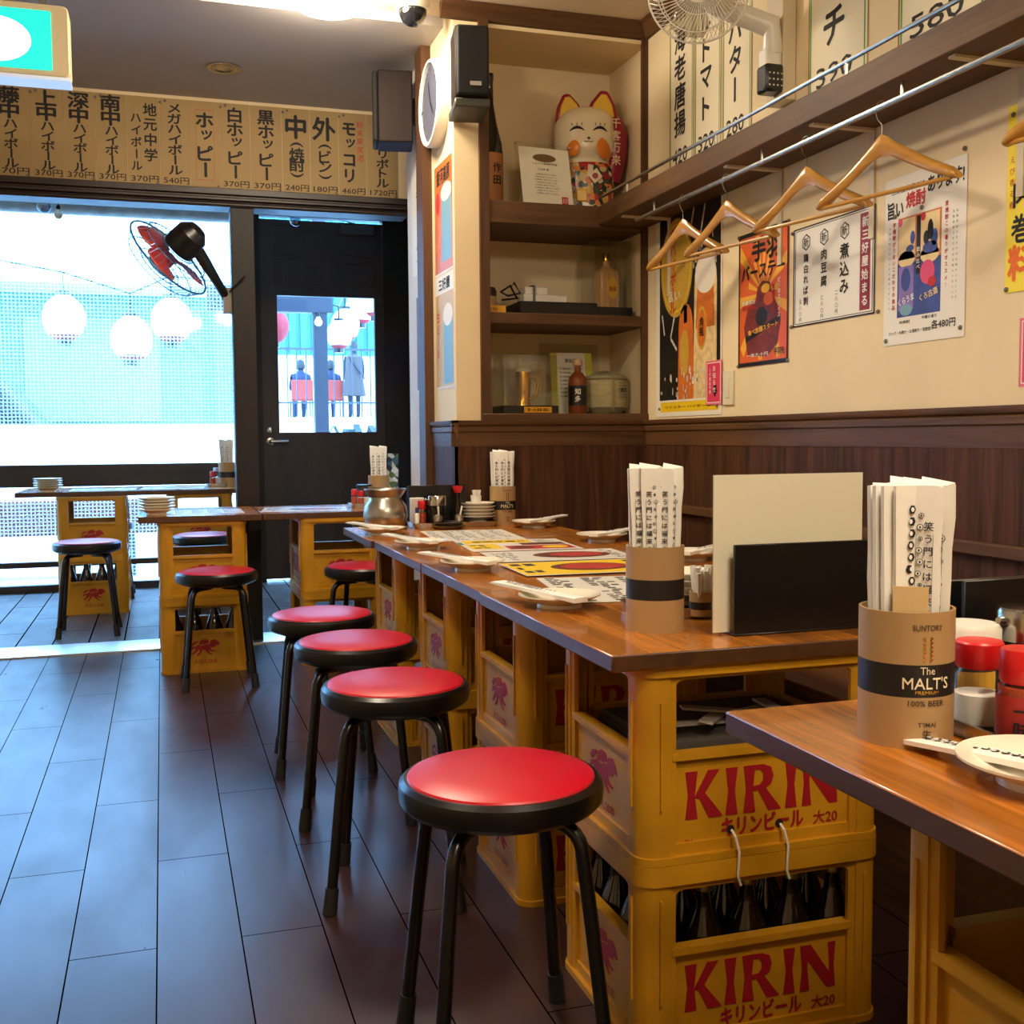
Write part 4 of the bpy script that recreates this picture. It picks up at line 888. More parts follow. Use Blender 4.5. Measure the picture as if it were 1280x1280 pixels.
for i, (a, l) in enumerate(((.3, .16), (.9, .15), (-.2, .17), (.6, .13), (1.3, .12))):
    o = MB().box(-l / 2, l / 2, -.012, .012, 0, .004).build('paper_scrap', pm); tag(o, 'crumpled paper wrapper left inside the near upper crate', 'paper', 'paper wrappers in the near upper crate'); o.location = (.86 + .035 * i, 1.67 + .012 * (i % 3), CH + .192 + .0045 * i); o.rotation_euler = (.12 * (i % 2), .1, a)
def sp_jar(name, label, x, y, z, r, hgl, hcap, cap_m_, fill=None, fill_h=0.0, fm=None, body=None):
    t = thing(name, label, 'jar', (x, y, z))
    MB().lathe([(0, .001), (r * .95, .001), (r, .004), (r, hgl * .78), (r * .78, hgl * .95), (r * .76, hgl)], 28).build('jar_body', body or glass, t)
    if fill: MB().lathe([(0, .003), (r * .93, .003), (r * .93, fill_h), (r * .5, fill_h * 1.03), (0, fill_h * .98)], 24).build('contents', fm, t)
    MB().lathe([(r * .86, hgl - .002), (r * .9, hgl), (r * .9, hgl + hcap * .92), (r * .84, hgl + hcap), (0, hgl + hcap)], 28).build('cap', cap_m_, t)
    return t
salt = mat('salt_white', (236, 232, 224), .8); chili = mat('chili_orange', (176, 66, 32), .7, var=.3, vscale=80); soy = mat('soy_black', (22, 14, 10), .12)
def tray(label, x, y, w_, h_, rz, z=ZT, m=steel):
    t = MB(); o = rrect(-w_ / 2, w_ / 2, -h_ / 2, h_ / 2, .025, 5); i = rrect(-w_ / 2 + .004, w_ / 2 - .004, -h_ / 2 + .004, h_ / 2 - .004, .021, 5); k = len(o)
    sc = lambda p, s: [(a * s, b_ * s) for a, b_ in p]
    vs_ = [(a, b_, 0) for a, b_ in sc(o, .95)] + [(a, b_, .02) for a, b_ in o] + [(a, b_, .02) for a, b_ in i] + [(a, b_, .005) for a, b_ in sc(i, .95)]; fs = [tuple(range(k - 1, -1, -1)), tuple(3 * k + j for j in range(k))]
    for r_ in range(3):
        for j in range(k): fs.append((r_ * k + j, r_ * k + (j + 1) % k, (r_ + 1) * k + (j + 1) % k, (r_ + 1) * k + j))
    ob = t.add(vs_, fs).build('metal_tray', m); ob.location = (x, y, z); ob.rotation_euler = (0, 0, rz); return tag(ob, label, 'tray')
# right foreground table
tray('silver tray of condiments on the right foreground table', 0.965, 1.0, .27, .215, math.radians(-4))
ZC = ZT + .006
sp_jar('salt_shaker', 'clear salt jar with a red cap on the foreground tray', .880, 1.022, ZC, .029, .068, .028, redcap, 1, .036, salt)
cj = sp_jar('chili_jar', 'chili powder jar with a red cap at the right edge of the foreground tray', .876, .947, ZC, .029, .066, .034, redcap, 1, .06, chili)
lb = MB(); lb.lathe([(.0295, .008), (.0295, .052)], 28); a = math.radians(-135); n = Vector((math.cos(a), math.sin(a), 0)); lb.column('一味', Z3 * .048 + n * .031, Z3.cross(n), Z3, .02, .02, 1, .03)
lb.build('jar_label', [mat('label_red', (170, 40, 36), .5), ink], cj)
wc = thing('sauce_tub', 'white-lidded tub with a black and yellow wrap behind the salt jar', 'tub', (.918, 1.085, ZC)); MB().lathe([(0, 0), (.033, 0), (.033, .06), (0, .06)], 28).build('tub_wrap', black, wc); MB().lathe([(.033, .058), (.037, .062), (.037, .098), (.033, .104), (0, .105)], 28).build('lid', mat('lid_white', (230, 226, 216), .4), wc)
q = MB(); 
for k in range(6):
    a0, a1 = math.radians(-150 + 14 * k), math.radians(-150 + 14 * (k + 1)); q.add([(.0335 * math.cos(a0), .0335 * math.sin(a0), .006), (.0335 * math.cos(a1), .0335 * math.sin(a1), .006), (.0335 * math.cos(a1), .0335 * math.sin(a1), .05), (.0335 * math.cos(a0), .0335 * math.sin(a0), .05)], [(0, 1, 2, 3)])
q.build('yellow_stripe', mat('label_yellow', (222, 170, 40), .5), wc)
def soy_pot(label, x, y, z, s=1.0):
    t = thing('soy_pot', label, 'pot', (x, y, z)); MB().lathe([(0, 0), (.034 * s, 0), (.036 * s, .01), (.036 * s, .07 * s), (.03 * s, .085 * s), (0, .085 * s)], 28).build('pot_body', soy, t)
    MB().lathe([(.0375 * s, .082 * s), (.0375 * s, .116 * s), (.035 * s, .121 * s), (0, .122 * s)], 28).build('pot_lid', chrome, t); MB().tube([(-.034 * s, 0, .105 * s), (-.048 * s, -.004, .108 * s)], [.006 * s, .004 * s], 8).build('spout', chrome, t)
soy_pot('black soy sauce pot with a chrome lid on the foreground tray', 0.992, 1.070, ZC)
def stand(label, x0, x1, y, hgt, z=ZT, rz=0, dep=.05):
    t = thing('menu_stand', label, 'stand', ((x0 + x1) / 2, y, z), rz); w_ = (x1 - x0) / 2; b = MB(); b.box(-w_, w_, -.003, .003, 0, hgt); b.box(-w_, w_, -.004, dep, 0, .004); b.box(-w_, w_, dep - .003, dep + .003, .003, hgt * .98); b.build('holder', black, t, bevel=.0012); return t
s0 = stand('black menu holder at the back of the foreground table', .95, 1.19, 1.135, .153, dep=.03)
s1_ = stand('black menu holder with white sheets in a clear sleeve on the long table', .904, 1.165, 1.632, .154)
q = MB(); q.prism([(.0, .0), (.0, .0)], (0, 0, 0), X3, Z3, .001) if False else q.box(.878, 1.168, -.0015, .0015, .004, .270); ws = q.build('white_sheets', mat('sheet_white', (246, 240, 222), .6)); ws.location = (0, 1.655, ZT); tag(ws, 'white menu sheets standing in the black holder on the long table', 'menu')
q = MB(); q.box(.862, 1.18, -.0035, -.0028, .005, .280); q.box(.862, 1.18, .0028, .0035, .005, .280); cs = q.build('clear_sleeve', thin_glass('clear_sleeve', (255, 255, 253), .03, .08)); cs.location = (0, 1.655, ZT); tag(cs, 'clear plastic sleeve around the white menu sheets', 'sleeve')
# behind the near cup
tray('small silver tray with plates and a napkin cup behind the near chopstick cup', .945, 1.885, .24, .15, math.radians(-12))
nk = thing('napkin_cup', 'little brown cup of folded white napkins behind the near chopstick cup', 'cup', (.93, 1.772, ZT + .0065)); MB().lathe([(0, 0), (.021, 0), (.021, .012, 1), (.021, .026, 0), (.021, .044), (.019, .044), (.019, .003), (0, .003)], 24).build('cup_body', [kraft, bandk], nk)
nk.location = (.938, 1.815, ZT + .0065)
q = MB(); rn = random.Random(5)
for i in range(14):
    a = rn.uniform(0, 2 * PI); r = rn.uniform(.002, .014); q.tube([(r * math.cos(a), r * math.sin(a), .006), (r * 1.5 * math.cos(a), r * 1.5 * math.sin(a), .05), (r * 1.9 * math.cos(a) , r * 1.9 * math.sin(a), .085 + rn.uniform(-.006, .008))], [.003, .005, .0055], 6)
q.build('folded_napkins', white, nk)
# far end of the long table
tray('silver condiment tray at the far end of the long table', 1.045, 4.055, .33, .15, 0)
ZF = ZT + .006
sp_jar('spice_jar', 'small red-capped spice jar on the far tray of the long table', .922, 4.03, ZF, .017, .066, .03, redcap, 1, .05, chili)
sb = thing('sauce_bottle', 'slim white bottle with a blue cap on the far tray', 'bottle', (.897, 4.0, ZF)); MB().lathe([(0, 0), (.009, 0), (.009, .05), (.005, .056), (.005, .06)], 14).build('bottle_body', white, sb); MB().lathe([(.0075, .052), (.007, .072), (0, .073)], 14).build('blue_cap', mat('cap_blue', (40, 60, 120), .4), sb)
wc2 = MB().box(-.026, .026, -.012, .012, 0, .105).build('white_card_box', white, bevel=.002); wc2.location = (.912, 4.072, ZF); tag(wc2, 'white card box behind the spice jar on the far tray', 'box')
stand('black menu holder behind the condiments at the far end of the long table', .885, 1.11, 4.098, .15, ZF, dep=.02)
soy_pot('black pot with a chrome lid on the far tray of the long table', .978, 4.02, ZF, .95)
rb_ = thing('soy_bottle', 'soy sauce bottle with a flared red spout on the far tray', 'bottle', (1.066, 4.05, ZF)); MB().lathe([(0, 0), (.022, 0), (.022, .05), (.012, .09), (.011, .125)], 20).build('bottle_glass', soy, rb_); MB().lathe([(.012, .122), (.019, .14), (.019, .147), (0, .146)], 20).build('red_spout', redcap, rb_)
for i, (x, y, lb) in enumerate(((.965, 3.955, 'left'), (1.045, 3.952, 'right'))):
    t = thing('spice_pot', 'little lidded steel spice pot with a spoon, %s of the two on the ashtrays' % lb, 'pot', (x, y, ZT + .0285)); MB().lathe([(0, 0), (.015, 0), (.018, .012), (.017, .02), (.008, .024), (0, .026)], 20).build('pot_body', steel, t); MB().tube([(.004, 0, .018), (.012 * (1 if i else .1), 0, .055)], [.003, .0035], 8).build('spoon', white, t)
for i in range(2):
    o = MB().lathe([(0, 0), (.045, 0), (.05, .004), (.058, .011), (.06, .013), (.056, .013), (.044, .006), (0, .005)], 30).build('ashtray', steel); o.location = (1.006, 3.945, ZT + i * .0136); tag(o, '%s of two nested steel dishes in front of the far tray' % ('lower', 'upper')[i], 'dish', 'steel dishes at the far end of the long table')
nk2 = thing('napkin_cup', 'white cup of folded napkins standing on the far plate stack', 'cup', (1.144, 4.07, ZT + .012 + 5 * .0125 + .011)); MB().lathe([(0, 0), (.019, 0), (.021, .03), (.019, .03), (.017, .002), (0, .002)], 18).build('cup_body', white, nk2)
q = MB()
for i in range(9):
    a = i * .7; r = .003 + .001 * i; q.tube([(r * math.cos(a), r * math.sin(a), .004), (r * 1.5 * math.cos(a), r * 1.5 * math.sin(a), .05)], [.003, .0045], 6)
q.build('folded_napkins', white, nk2)
pt = thing('metal_pot', 'round silver metal pot with a flared rim at the far end of the long table', 'pot', (.787, 4.045, ZT)); MB().lathe([(0, 0), (.055, 0), (.075, .018), (.083, .05), (.078, .085), (.062, .108), (.06, .118), (.076, .142), (.079, .147), (.077, .149), (.056, .12), (.058, .108), (.07, .08), (0, .012)], 44).build('pot_body', steel, pt)
# middle table right end and window table
tray('grey tray with jars at the pillar end of the middle table', .93, 5.15, .2, .13, 0, ZT3)
t = thing('glass_jar', 'wide glass jar with a dark rim on the middle table', 'jar', (.905, 5.16, ZT3 + .006)); MB().lathe([(0, 0), (.038, 0), (.042, .02), (.042, .07), (.034, .085), (.034, .095)], 24).build('jar_body', glass, t); MB().lathe([(.0375, .092), (.0375, .1), (.0, .1)], 24).build('rim', black, t)
MB().lathe([(0, .002), (.036, .002), (.036, .04), (0, .04)], 20).build('contents', salt, t)
sp_jar('spice_jar', 'small red-capped jar beside the glass jar on the middle table', .85, 5.12, ZT3 + .006, .015, .055, .026, redcap, 1, .045, chili)
sp_jar('spice_jar', 'second red-capped jar close to the glass jar on the middle table', .878, 5.105, ZT3 + .006, .014, .05, .024, redcap, 1, .04, chili)
mb_ = MB().box(-.04, .04, -.002, .002, 0, .25).build('menu_card', patches('menu_card_print', [(60, 90, 110), (180, 190, 190), (90, 110, 70), (40, 50, 60), (210, 214, 214)], 40)); mb_.location = (1.045, 5.25, ZT3); mb_.rotation_euler = (.06, 0, .1); tag(mb_, 'colour menu card standing behind the cup on the middle table', 'menu')
tray('tray with jars on the right of the table by the window', .315, 6.92, .13, .1, 0, ZT4)
sp_jar('spice_jar', 'red-capped spice jar on the table by the window', .288, 6.90, ZT4 + .006, .018, .06, .03, redcap, 1, .05, chili)
sp_jar('sugar_jar', 'clear jar with a wide pale top on the table by the window', .318, 6.955, ZT4 + .006, .026, .09, .02, mat('cap_pale', (190, 200, 216), .4), 1, .05, salt)
# ---------------------------------------------------------------- niche contents
sk = thing('sake_bottle', 'tall dark sake bottle with a tan label in the upper niche', 'bottle', (1.315, 4.42, 1.921))
MB().lathe([(0, 0), (.052, 0), (.054, .006), (.054, .24), (.05, .28), (.03, .36), (.017, .44), (.0155, .53), (.018, .535), (.018, .56), (0, .562)], 28).build('bottle_glass', mat('sake_glass', (20, 18, 16), .1), sk)
q = MB(); q.lathe([(.0547, .02), (.0547, .235)], 28); a = math.radians(-75); n = Vector((math.cos(a), math.sin(a), 0)); q.column('作田', Z3 * .2 + n * .0555, Z3.cross(n), Z3, .04, .05, 1, .02)
q.build('bottle_label', [mat('label_tan', (190, 128, 74), .6), ink], sk)
ct = thing('certificate', 'framed cream certificate leaning in the upper niche beside the lucky cat', 'certificate', (1.515, 4.26, 1.921)); ct.rotation_euler = (math.radians(-12), math.radians(0), math.radians(6))
MB().box(-.125, .125, .002, .008, -.0, .275).build('acrylic_board', acryl, ct)
q = MB(); q.box(-.112, .112, -.001, .001, .006, .255); O = Vector((0, -.0012, 0))
q.prism(ell(0, .212, .052, .017, 28), O, X3, Z3, .0006, 2); q.text('しんぐり酒場認定証', O + Z3 * .188, X3, Z3, .012, 1, .01, fit=(.11, .01)); q.text('三好屋 殿', O + Vector((-.01, 0, .163)), X3, Z3, .01, 1, 0, fit=(.05, .009))
for k in range(8): q.text('お客様に愛される店として認定'[:9 + (k * 3) % 5], O + Z3 * (.142 - k * .0115), X3, Z3, .008, 1, 0, fit=(.09 + .01 * (k % 3), .006))
q.prism([(.062, .018), (.09, .018), (.09, .052), (.062, .052)], O, X3, Z3, .0005, 3); q.text('印', O + Vector((.076, -.0006, .035)), X3, Z3, .024, 0, .0)
q.build('certificate_paper', [offwhite, tiny, mat('oval_brown', (110, 84, 44), .5), inkred], ct)
q = MB()
for x in (-.118, .118):
    for z in (.008, .268): q.lathe([(.006, 0), (.006, .004), (0, .005)], 10, c=(x, .002, z), axis=(0, -1, 0))
q.build('corner_screw', steel, ct)
# lucky cat
cat = thing('lucky_cat', 'red and white papier-mache lucky cat with gold ears on the niche shelf', 'figurine', (1.735, 4.42, 1.921), math.radians(-14))
cw = mat('cat_white', (230, 216, 184), .22, var=.05, vscale=10); cr = mat('cat_red', (150, 22, 48), .25); cyel = mat('cat_yellow', (226, 178, 44), .3); cor = mat('cat_orange', (230, 130, 40), .3, var=.1)
tre = patches('cat_treasure', [(150, 22, 48), (206, 160, 60), (40, 48, 40), (226, 210, 180), (180, 40, 50), (60, 66, 50), (220, 130, 60), (196, 180, 130)], 46)
HK = lambda s: 1 + .11 * min(1, max(0, (s - .48) / .1))
b = MB(); nu, nv = 40, 36
for i in range(nv + 1):
    s = i / nv; z = .455 * s
    rx = .118 * (1 - .14 * math.exp(-((s - .5) / .06) ** 2)) * (math.sqrt(max(0, 1 - max(0, (s - .80) / .21) ** 2)) if s > .8 else 1) * (1 if s > .04 else .86 + 3.5 * s)
    rx *= HK(s)
    for j in range(nu):
        a = 2 * PI * j / nu; x = rx * math.copysign(abs(math.cos(a)) ** .85, math.cos(a)); y = rx * .86 * math.copysign(abs(math.sin(a)) ** .85, math.sin(a)); b.v.append((x, y, z))
for i in range(nv):
    for j in range(nu):
        a = 2 * PI * (j + .5) / nu; s = (i + .5) / nv; front = math.sin(a) < -.15 or (math.sin(a) < .25 and abs(math.cos(a)) > .8 and math.cos(a) < 0)
        b.f.append((i * nu + j, i * nu + (j + 1) % nu, (i + 1) * nu + (j + 1) % nu, (i + 1) * nu + j)); b.m.append((1 if not front else (2 if .05 < s < .46 else (1 if s <= .05 else 0))))
b.f.append(tuple(range(nu - 1, -1, -1))); b.m.append(1); b.f.append(tuple(nv * nu + j for j in range(nu))); b.m.append(1)
b.build('cat_body', [cw, cr, tre], cat, sharp=60)
def ear(x, tilt, sc):
    q = MB(); c_, s_ = math.cos(tilt), math.sin(tilt); pr = [(-.055, 0), (-.04, .05), (-.012, .092), (.012, .092), (.04, .05), (.055, 0)]
    pr = [(a * c_ - z * s_, a * s_ + z * c_) for a, z in pr]; q.prism([(a * sc, z * sc) for a, z in pr], (x, .02, .405), X3, Z3, .05, 0); o = q.build('ear', cr, cat, bevel=.012, seg=3)
    q = MB(); q.prism([(a * .74 * sc, z * .74 * sc + .012) for a, z in pr], (x, -.03, .405), X3, Z3, .006, 0); q.build('ear_lining', cyel, o, bevel=.003)
ear(-.066, .16, 1.15); ear(.066, -.1, 1.3)
q = MB(); q.tube([(.105, .0, .16), (.128, -.02, .24), (.132, -.03, .32), (.118, -.035, .385), (.112, -.035, .40)], [.045, .042, .042, .04, .022], 16); q.build('raised_paw', cr, cat, sharp=60)
q = MB(); a = 0
q.column('千客万来', (.118, -.08, .40), Vector((.94, .3, 0)).normalized(), Z3, .044, .05, 0, .03, .001); q.build('paw_lettering', mat('cat_letter', (226, 196, 170), .4), cat)
def on_face(x, z):
    s = z / .455; rx = .118 * HK(s) * (math.sqrt(max(0, 1 - max(0, (s - .80) / .21) ** 2)) if s > .8 else 1); k = min(.999, abs(x) / rx) ** (1 / .85); return -rx * .86 * (math.sqrt(1 - k * k)) ** .85
q = MB()
for sx in (-1, 1):
    cx, cz = sx * .048 + .0, .335; pts = [(cx + .03 * t_, cz + .014 * (1 - t_ * t_)) for t_ in [i / 6 - 1 for i in range(13)]]; q.tube([(x, on_face(x, z) - .001, z) for x, z in pts], [.0012 + .0048 * math.sin(PI * i / 12) for i in range(13)], 6)
    for k in (-.6, 0, .6): q.tube([(cx + .03 * k, on_face(cx + .03 * k, cz + .024) - .001, cz + .022), (cx + .036 * k, on_face(cx + .036 * k, cz + .034) - .001, cz + .033)], .0015, 5)
q.lathe([(0, -.006), (.007, 0), (0, .006)], 12, c=(0, on_face(0, .305) - .002, .305)); q.tube([(x, on_face(x, .293) - .001, .289 + abs(abs(x) - .009) * .5) for x in [i * .003 - .018 for i in range(13)]], .0012, 5)
q.build('cat_face', ink, cat)
for sx, r in ((-1, .034), (1, .043)):
    q = MB(); x, z = sx * .068, .268; n = Vector((sx * .62, -.78, 0)); q.lathe([(0, .006), (r * .6, .004), (r, -.004), (r * .9, -.010)], 24, c=(x, on_face(x, z), z), axis=n); q.build('cheek', cor, cat)
q = MB(); q.prism([(-.022, .155), (.012, .185), (.036, .15), (.005, .122)], (0.02, -.108, 0), X3, Z3, .004, 0); q.prism(ell(.006, .153, .012, .012, 16), (.02, -.113, 0), X3, Z3, .002, 1); q.build('fan_motif', [cw, cr], cat)
q = MB(); q.box(-.05, -.005, -.108, -.098, .05, .1); q.build('gold_coin', cyel, cat, bevel=.012, seg=3)
# middle shelf
MID = 1.4905
bx = thing('set_top_box', 'flat black box on the middle niche shelf', 'box', (1.53, 4.36, MID)); MB().box(-.14, .195, -.1, .1, .004, .058).build('case', black, bx, bevel=.003); MB().box(.02, .07, -.1015, -.099, .03, .04).build('display', mat('panel_dark', (40, 40, 42), .2), bx); MB().box(.1, .16, -.1015, -.099, .028, .032).build('card_slot', mat('panel_dark', (40, 40, 42), .2), bx)
q = MB(); [q.box(x - .01, x + .01, y - .01, y + .01, 0, .005) for x in (-.11, .16) for y in (-.07, .07)]; q.build('foot', rubber, bx)
o = MB().box(-.095, .095, -.05, .05, 0, .032).build('white_device', mat('device_white', (226, 224, 216), .4), bevel=.004); o.location = (1.515, 4.35, MID + .0585); tag(o, 'wider white device box lying on the flat black box', 'box')
o = MB().box(-.05, .05, -.035, .035, 0, .032).build('white_device', mat('device_white', (226, 224, 216), .4), bevel=.004); o.location = (1.48, 4.35, MID + .0585 + .0325); tag(o, 'smaller white device box on top of the wider one', 'box')
q = MB(); q.tube([(1.462, 4.296, MID + .058), (1.462, 4.298, MID + .125), (1.464, 4.35, MID + .128), (1.464, 4.41, MID + .12)], .005, 6); tag(q.build('black_strap', black), 'short black strap over the two white device boxes', 'strap')
q = MB(); q.tube([(1.40, 4.33, MID + .075), (1.37, 4.32, MID + .12), (1.39, 4.34, MID + .14), (1.42, 4.35, MID + .10), (1.36, 4.33, MID + .085), (1.33, 4.33, MID + .1), (1.38, 4.36, MID + .13), (1.41, 4.36, MID + .08), (1.34, 4.35, MID + .07)], .0045, 7); tag(q.build('coiled_cable', black), 'coiled black cable on the left of the flat black box', 'cable')
jr = thing('jar', 'small capped jar in the left corner of the middle niche shelf', 'jar', (1.295, 4.40, MID)); MB().lathe([(0, 0), (.04, 0), (.042, .05), (.036, .09), (.02, .1)], 22).build('jar_body', mat('jar_tan', (196, 164, 116), .3), jr); MB().lathe([(.037, .088), (.037, .11), (.03, .125), (0, .13)], 22).build('jar_lid', mat('lid_brown', (70, 50, 40), .4), jr); MB().tube([(0, 0, .13), (-.012, 0, .16), (.01, 0, .19), (-.01, 0, .215)], .004, 6).build('dark_tail', black, jr)
cdm = MB(); cdm.box(-.04, .04, -.0015, .0015, 0, .038, 0); cdm.text('270', Vector((-.012, -.0017, .02)), X3, Z3, .02, 1, 0); o = cdm.build('price_card', [mat('card_orange', (232, 168, 40), .6), ink]); o.location = (1.29, 4.26, MID); o.rotation_euler = (math.radians(-8), 0, 0); tag(o, 'orange price card on the left of the middle niche shelf', 'card')
wc_ = thing('display_case', 'clear acrylic case with a black base on the right of the middle niche shelf', 'case', (1.80, 4.35, MID)); MB().box(-.085, .085, -.085, .085, 0, .045).build('base', black, wc_, bevel=.003)
q = MB(); q.box(-.082, .082, -.082, -.080, .045, .315); q.box(-.082, .082, .080, .082, .045, .315); q.box(-.082, -.080, -.08, .08, .045, .315); q.box(.080, .082, -.08, .08, .045, .315); q.box(-.082, .082, -.082, .082, .315, .317); q.build('cover', acryl, wc_)
amber = mat('whisky_amber', (196, 150, 104), .08, spec=.7)
wk = thing('whisky_bottle', 'square amber whisky bottle with a yellow label inside the clear case', 'bottle', (1.80, 4.35, MID + .0455), math.radians(8)); q = MB(); sec = [(.046, 0), (.048, .01), (.048, .135), (.042, .158), (.024, .172), (.015, .182), (.014, .2)]
k = 24; vs_ = []
for r, z in sec:
    pw = .35 if r > .03 else .9
    for j in range(k): a = 2 * PI * j / k; vs_.append((r * math.copysign(abs(math.cos(a)) ** pw, math.cos(a)), r * .8 * math.copysign(abs(math.sin(a)) ** pw, math.sin(a)), z))
q.add(vs_, [(i * k + j, i * k + (j + 1) % k, (i + 1) * k + (j + 1) % k, (i + 1) * k + j) for i in range(len(sec) - 1) for j in range(k)] + [tuple(range(k - 1, -1, -1))]); q.build('bottle_glass', amber, wk)
MB().lathe([(.0165, .198), (.0165, .228), (.014, .232), (0, .232)], 18).build('gold_cap', gold, wk); q = MB(); q.prism(ell(.008, .085, .026, .046, 28), (0, -.0386, 0), X3, Z3, .001, 0); q.text('角瓶', Vector((.008, -.0399, .08)), X3, Z3, .03, 1, .02, fit=(.034, .02)); q.build('bottle_label', [mat('label_yellow', (222, 170, 40)), mat('label_red', (170, 40, 36))], wk)
o = MB().box(-.05, .05, -.001, .001, 0, .19).build('ruled_card', offwhite); q = o; o.location = (1.835, 4.50, MID); o.rotation_euler = (math.radians(-6), 0, -.2); tag(o, 'pale ruled card standing behind the clear case', 'card')
# bottom shelf
LOW = 1.0945
mc = thing('trophy_case', 'clear case with a black base and brass plate in the lower niche', 'case', (1.445, 4.37, LOW)); MB().box(-.12, .12, -.075, .075, 0, .035).build('base', mat('base_dark', (28, 24, 22), .3), mc, bevel=.002); q = MB(); q.box(-.03, .09, -.0765, -.0745, .006, .03, 0); q.text('第一位 金賞 認定', Vector((.03, -.077, .018)), X3, Z3, .01, 1, .01, fit=(.09, .012)); q.build('name_plate', [gold, ink], mc)
q = MB(); y0 = .072; q.box(-.115, .115, -y0, -y0 + .002, .035, .24); q.box(-.115, .115, y0 - .002, y0, .035, .24); q.box(-.115, -.113, -y0, y0, .035, .24); q.box(.113, .115, -y0, y0, .035, .24); q.box(-.115, .115, -y0, y0, .24, .242); q.build('cover', acryl, mc)
mg = thing('gold_mug', 'gold beer mug with foam inside the clear trophy case', 'mug', (1.435, 4.37, LOW + .0355)); MB().lathe([(0, 0), (.034, 0), (.032, .012), (.027, .022), (.031, .05), (.033, .09), (.032, .125), (.031, .14), (0, .14)], 28).build('mug_body', gold, mg); MB().tube([(.028, 0, .118), (.055, 0, .116), (.066, 0, .09), (.06, 0, .05), (.046, 0, .034), (.026, 0, .03)], .006, 10).build('handle', gold, mg)
MB().lathe([(.03, .138), (.033, .146), (.025, .155), (.01, .16), (0, .161)], 18).build('foam', mat('foam_cream', (216, 200, 160), .5), mg)
wb2 = thing('whisky_bottle', 'brown whisky bottle with a black label and round stopper in the lower niche', 'bottle', (1.655, 4.31, LOW)); MB().lathe([(0, 0), (.037, 0), (.039, .006), (.039, .13), (.036, .152), (.022, .168), (.014, .176), (.013, .2)], 26).build('bottle_glass', mat('whisky_brown', (120, 62, 30), .08), wb2); MB().lathe([(.014, .198), (.02, .202), (.021, .215), (.017, .226), (0, .229)], 20).build('stopper', mat('stopper_tan', (186, 150, 110), .4), wb2)
q = MB(); q.lathe([(.0395, .035), (.0395, .118)], 26); a = math.radians(-110); n = Vector((math.cos(a), math.sin(a), 0)); q.column('知多', Z3 * .108 + n * .0405, Z3.cross(n), Z3, .026, .03, 1, .03); q.build('bottle_label', [black, offwhite], wb2)
ac = thing('award_certificate', 'yellow-edged award sheet on a clear board behind the whisky bottle', 'certificate', (1.70, 4.45, LOW)); ac.rotation_euler = (math.radians(-8), 0, 0); MB().box(-.15, .12, .002, .006, 0, .31).build('acrylic_board', acryl, ac)
q = MB(); q.box(-.105, .085, -.001, .001, .005, .27, 0); q.box(-.105, -.075, -.0016, -.001, .005, .27, 1); q.box(.055, .085, -.0016, -.001, .005, .27, 1); O = Vector((-.01, -.0013, 0)); q.text('表彰状', O + Z3 * .235, X3, Z3, .02, 2, .01); [q.text('売上優秀店舗として表彰します', O + Z3 * (.2 - .017 * i), X3, Z3, .01, 2, 0, fit=(.11, .009)) for i in range(8)]; q.build('award_sheet', [offwhite, mat('edge_yellow', (206, 196, 60), .6), tiny], ac)
kb = thing('straw_barrel', 'small straw-wrapped sake barrel tied with rope in the lower niche', 'barrel', (1.80, 4.37, LOW)); straw = mat('straw', (176, 164, 122), .8, var=.25, vscale=60, stretch=(.2, .2, 1)); q = MB(); pr = [(0, .004), (.07, .004), (.088, .02), (.094, .06), (.094, .13), (.088, .158), (.05, .172), (0, .174)]; q.lathe(pr, 32); q.build('barrel_wrap', straw, kb)
rope = mat('rope', (150, 138, 104), .8, bump=.5, vscale=120); q = MB()
for z, r in ((.15, .094), (.028, .092)): q.tube([(r * math.cos(a), r * math.sin(a), z) for a in [2 * PI * i / 32 for i in range(32)]], .005, 6, closed=True)
for a in (-PI / 2, -.3, PI + .3):
    c_, s_ = math.cos(a), math.sin(a); q.tube([(.0, 0, .18), (.05 * c_, .05 * s_, .177), (.092 * c_, .092 * s_, .155), (.099 * c_, .099 * s_, .1), (.098 * c_, .098 * s_, .05), (.09 * c_, .09 * s_, .012)], .005, 6)
q.build('rope_tie', rope, kb); q = MB(); q.text('樽酒', Vector((.05, -.0865, .1)), Vector((.85, .52, 0)), Z3, .02, 0, .02); 
for i in range(6): q.prism([(-.03, 0), (.03, 0), (.03, .0015), (-.03, .0015)], (.048, -.084, .07 + .012 * i), Vector((.85, .52, 0)), Z3, .001)
q.build('barrel_lettering', tiny, kb)

